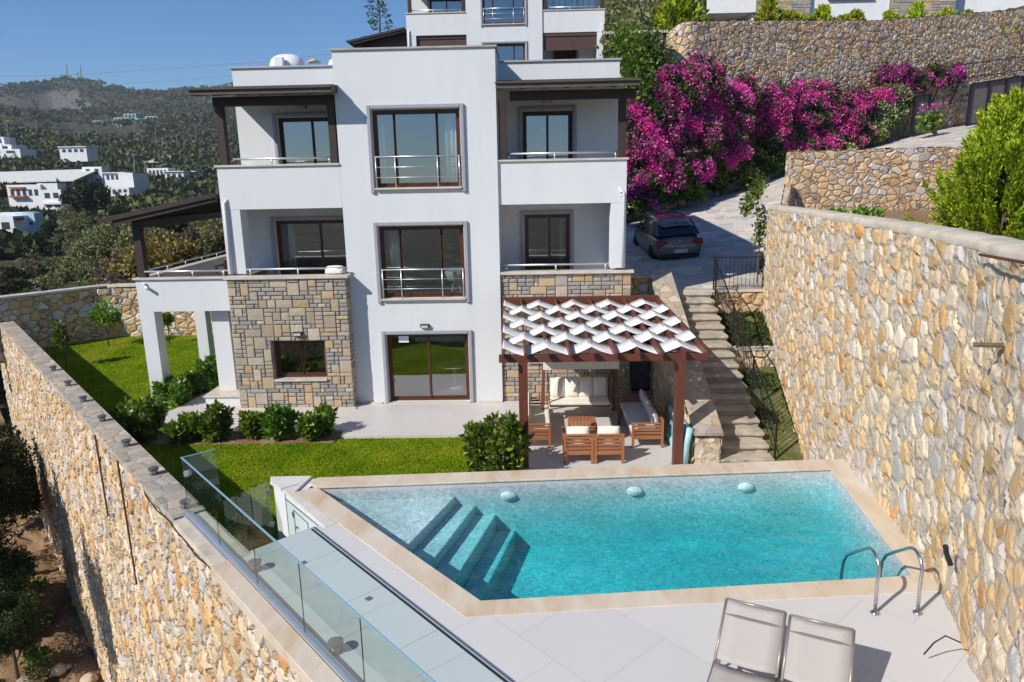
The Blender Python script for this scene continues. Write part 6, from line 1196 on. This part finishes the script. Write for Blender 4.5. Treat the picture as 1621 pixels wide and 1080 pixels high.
bld('stepped pale green apartment complex high on the far hillside',[('block','fargreen',146,163,191,196,680,dict(wins=WN(3))),('block','fargreen',158,175,197,206,660,dict(wins=WN(3,.2,.8))),('block','fargreen',176,194,196,207,660,dict(wins=WN(3,.2,.8))),('block','fargreen',181,205,186,196,690,dict(wins=WN(4,.2,.8))),('block','fargreen',196,216,180,188,720,dict(wins=WN(3,.2,.8))),('block','fargreen',207,236,187,197,690,dict(wins=WN(5,.2,.8))),('block','fargreen',220,249,196,203,665,dict(wins=WN(5,.3,.8))),('block','fargreen',230,250,184,190,700,dict(wins=WN(3,.2,.8)))],cat='apartments')
bld('cluster of white buildings cut by the left picture edge',[('wall','farwhite',-30,8,217,232,330,dict(wins=WN(3))),('wall','farwhite',-30,20,229,241,322,dict(wins=WN(3,.4,.8))),('wall','farwhite',-20,34,236,250,312,dict(wins=WN(2,.5,.8)))])
o=empty('greenhouse',(0,0,0),0,'long low shed with pale ribbed roof in the valley','shed'); a=at(-60,290,205); b=at(120,288,205); q=MB(); q.add([(a.x,a.y,a.z),(b.x,a.y,a.z+.2),(b.x,a.y+14,a.z+3.6),(a.x,a.y+14,a.z+3.2),(a.x,a.y,a.z-.3),(b.x,a.y,a.z-.1),(b.x,a.y+14,a.z+3.3),(a.x,a.y+14,a.z+2.9)],[(0,1,2,3),(7,6,5,4),(0,4,5,1),(1,5,6,2),(2,6,7,3),(3,7,4,0)]); q.build('roof','shed',o); q=MB(); q.box((a.x+.5,a.y+.5,a.z-4),(b.x-.5,a.y+13,a.z-.35)); q.build('wall','farwin',o)
bld('small white cube house with two dark windows in the valley',[('wall','farwhite',132,163,264,281,215,dict(wins=[(.18,.38,.25,.8),(.62,.82,.25,.8)]))])
bld('white flat roofed villa with a columned porch in the valley',[('wall','farwhite',166,199,274,286,195,dict(wins=WN(4,.1,.75),roof='farwhite')),('wall','farwhite',190,213,274,300,190,dict(depth=8)),('wall','farwhite',175,205,297,306,185,dict(wins=WN(3,.1,.7)))])
bld('white villa with arched openings beside the road',[('wall','farwhite',234,268,266,283,250,dict(wins=WN(5,.2,.8))),('wall','farwhite',262,292,272,288,245,dict(wins=WN(3,.4,.8),roof='farwhite')),('wall','farblue',284,310,272,281,252,dict(wins=WN(4,.2,.8),roof='farwhite'))])
bld('three storey white house with terracotta awnings in the valley',[('wall','farwhite',14,68,292,318,150,dict(wins=WN(5,.3,.7))),('awning','rooftile',14,38,296,299,149,dict(low=0,depth=2)),('awning','rooftile',14,40,310,313,149,dict(low=0,depth=2)),('wall','farwhite',70,101,300,334,143,dict(wins=WN(2,.6,.85)+WN(2,.15,.4))),('awning','rooftile',70,104,303,306,142.5,dict(low=0,depth=2)),('balcony','farwhite',66,102,320,324,142.3,dict(low=0,depth=2)),('wall','farwhite',60,92,290,300,150)])
bld('white house with red tiled terraces and pale blue side wall at the left edge',[('wall','farwhite',-20,28,342,388,118,dict(wins=WN(2,.55,.8)+WN(2,.1,.4))),('awning','rooftile',-20,27,345,350,117.5,dict(low=0,depth=2)),('awning','rooftile',-20,24,383,388,117.5,dict(low=0,depth=2)),('side_wall','farblue',29,59,337,372,121,dict(wins=WN(3,.45,.6))),('parapet','farwhite',-20,36,337,341,121,dict(low=.3))])
q=MB(); 
pts=[at(236,262,330),at(252,256,360),at(262,248,400),at(268,242,440)]
for i in range(3):
    a,b=pts[i],pts[i+1]; q.add([(a.x-3,a.y,a.z+1.2),(a.x+5.,a.y,a.z+1.2),(b.x+5,b.y,b.z+1.2),(b.x-3,b.y,b.z+1.2)],[(0,1,2,3)])
tag(q.build('distant_road','concrete'),kind='structure')
for i,(px,y0,y1,lab) in enumerate(((106,100,130,'tallest of the three lattice masts on the ridge, leftmost'),(123,112,129,'short middle lattice mast on the ridge'),(128,102,130,'tall thin lattice mast on the ridge, rightmost'))):
    a=at(px-1.5,y1+3,1450); b=at(px-1.5+3,y1+3,1450); c=at(px-.5,y0,1450); q=MB(); m0=(a+b)/2
    for s in (a,b,m0+Vector((0,3,0))): q.tube([s,c],[1.0,.5],4)
    for k in range(1,8): t=k/8; q.tube([a.lerp(c,t),b.lerp(c,t)],.45,4); q.tube([a.lerp(c,t),b.lerp(c,min(1,t+.12))],.4,4)
    tag(q.build('lattice_mast','pole'),lab,'mast')
for i,(px,y0,y1,D) in enumerate(((14,190,222,260),(2,195,222,255),(212,243,279,210),(228,253,263,230),(212,195,212,520),(246,198,215,520),(272,215,236,420),(280,213,232,420),(291,215,230,400),(246,223,240,420),(310,198,218,420),(57,190,212,420))):
    a=at(px,y1,D); b=at(px+(-5 if i<2 else 0),y0,D); q=MB(); q.tube([a+Vector((0,0,-2)),b],[.14,.09],6); q.bar(b+Vector((-.8,0,-.4)),b+Vector((.8,0,-.4)),.12,.12); tag(q.build('utility_pole','pole'),'thin grey utility pole standing on the wooded hillside','pole','utility poles on the hillside')
def cable(px,D,label,r=.05):
    q=MB(); P=[at(x,y,D) for x,y in px]; q.tube(P,r,5); tag(q.build('power_line','pole'),label,'cable')
cable([(-60,120),(40,121),(120,118),(220,112),(340,103),(420,98),(520,86),(640,66)],170,'power line crossing the sky above the ridge, the upper one'); cable([(200,132),(260,129),(360,120),(520,108)],190,'lower and fainter power line above the saddle of the ridge',.04); cable([(-60,16),(0,4),(30,-8)],170,'short power line crossing the top left corner')
# ------------------------------------------------------------------ light
sunv=Vector((-1.22,-1.0,1.2)).normalized(); el=math.asin(sunv.z); rot=math.atan2(sunv.x,sunv.y)
w=bpy.data.worlds.new('World'); scn.world=w; w.use_nodes=True; nt=w.node_tree; nt.nodes.clear(); sky=nt.nodes.new('ShaderNodeTexSky'); sky.sky_type='NISHITA'; sky.sun_disc=False; sky.sun_elevation=el; sky.sun_rotation=rot%(2*math.pi); sky.altitude=200; sky.air_density=1.0; sky.dust_density=0.; sky.ozone_density=5.
bg=nt.nodes.new('ShaderNodeBackground'); bg.inputs[1].default_value=.10; oo=nt.nodes.new('ShaderNodeOutputWorld'); hs=nt.nodes.new('ShaderNodeHueSaturation'); hs.inputs['Saturation'].default_value=1.1; nt.links.new(sky.outputs[0],hs.inputs['Color']); mx=nt.nodes.new('ShaderNodeMix'); mx.data_type='RGBA'; mx.blend_type='MULTIPLY'; mx.inputs[0].default_value=1.; mx.inputs[7].default_value=(.74,.94,1.07,1); nt.links.new(hs.outputs[0],mx.inputs[6]); nt.links.new(mx.outputs[2],bg.inputs[0]); nt.links.new(bg.outputs[0],oo.inputs[0])
sl=bpy.data.lights.new('Sun','SUN'); sl.energy=4.9; sl.angle=R(.53); sl.color=(1,.945,.87); so=bpy.data.objects.new('Sun',sl); col.objects.link(so); so.rotation_euler=sunv.to_track_quat('Z','Y').to_euler(); so.location=(-20,-20,30)
vs=scn.view_settings; vs.view_transform='Standard'; vs.look='None'; vs.exposure=0.1; vs.gamma=1.; vs.use_curve_mapping=False
cy=scn.cycles; cy.max_bounces=8; cy.transparent_max_bounces=16; cy.transmission_bounces=8; cy.volume_bounces=0; cy.caustics_reflective=False; cy.caustics_refractive=True; cy.use_denoising=True; cy.sample_clamp_indirect=6

m=bpy.data.materials.new('haze'); m.use_nodes=True; nt=m.node_tree; nt.nodes.clear(); pv=nt.nodes.new('ShaderNodeVolumePrincipled'); pv.inputs['Color'].default_value=(.72,.82,1,1); pv.inputs['Density'].default_value=.00015; oo=nt.nodes.new('ShaderNodeOutputMaterial'); nt.links.new(pv.outputs[0],oo.inputs['Volume']); MM['haze']=m
q=MB(); q.box((-4300,-4300,-45),(4300,4300,290)); tag(q.build('haze','haze'),kind='stuff')
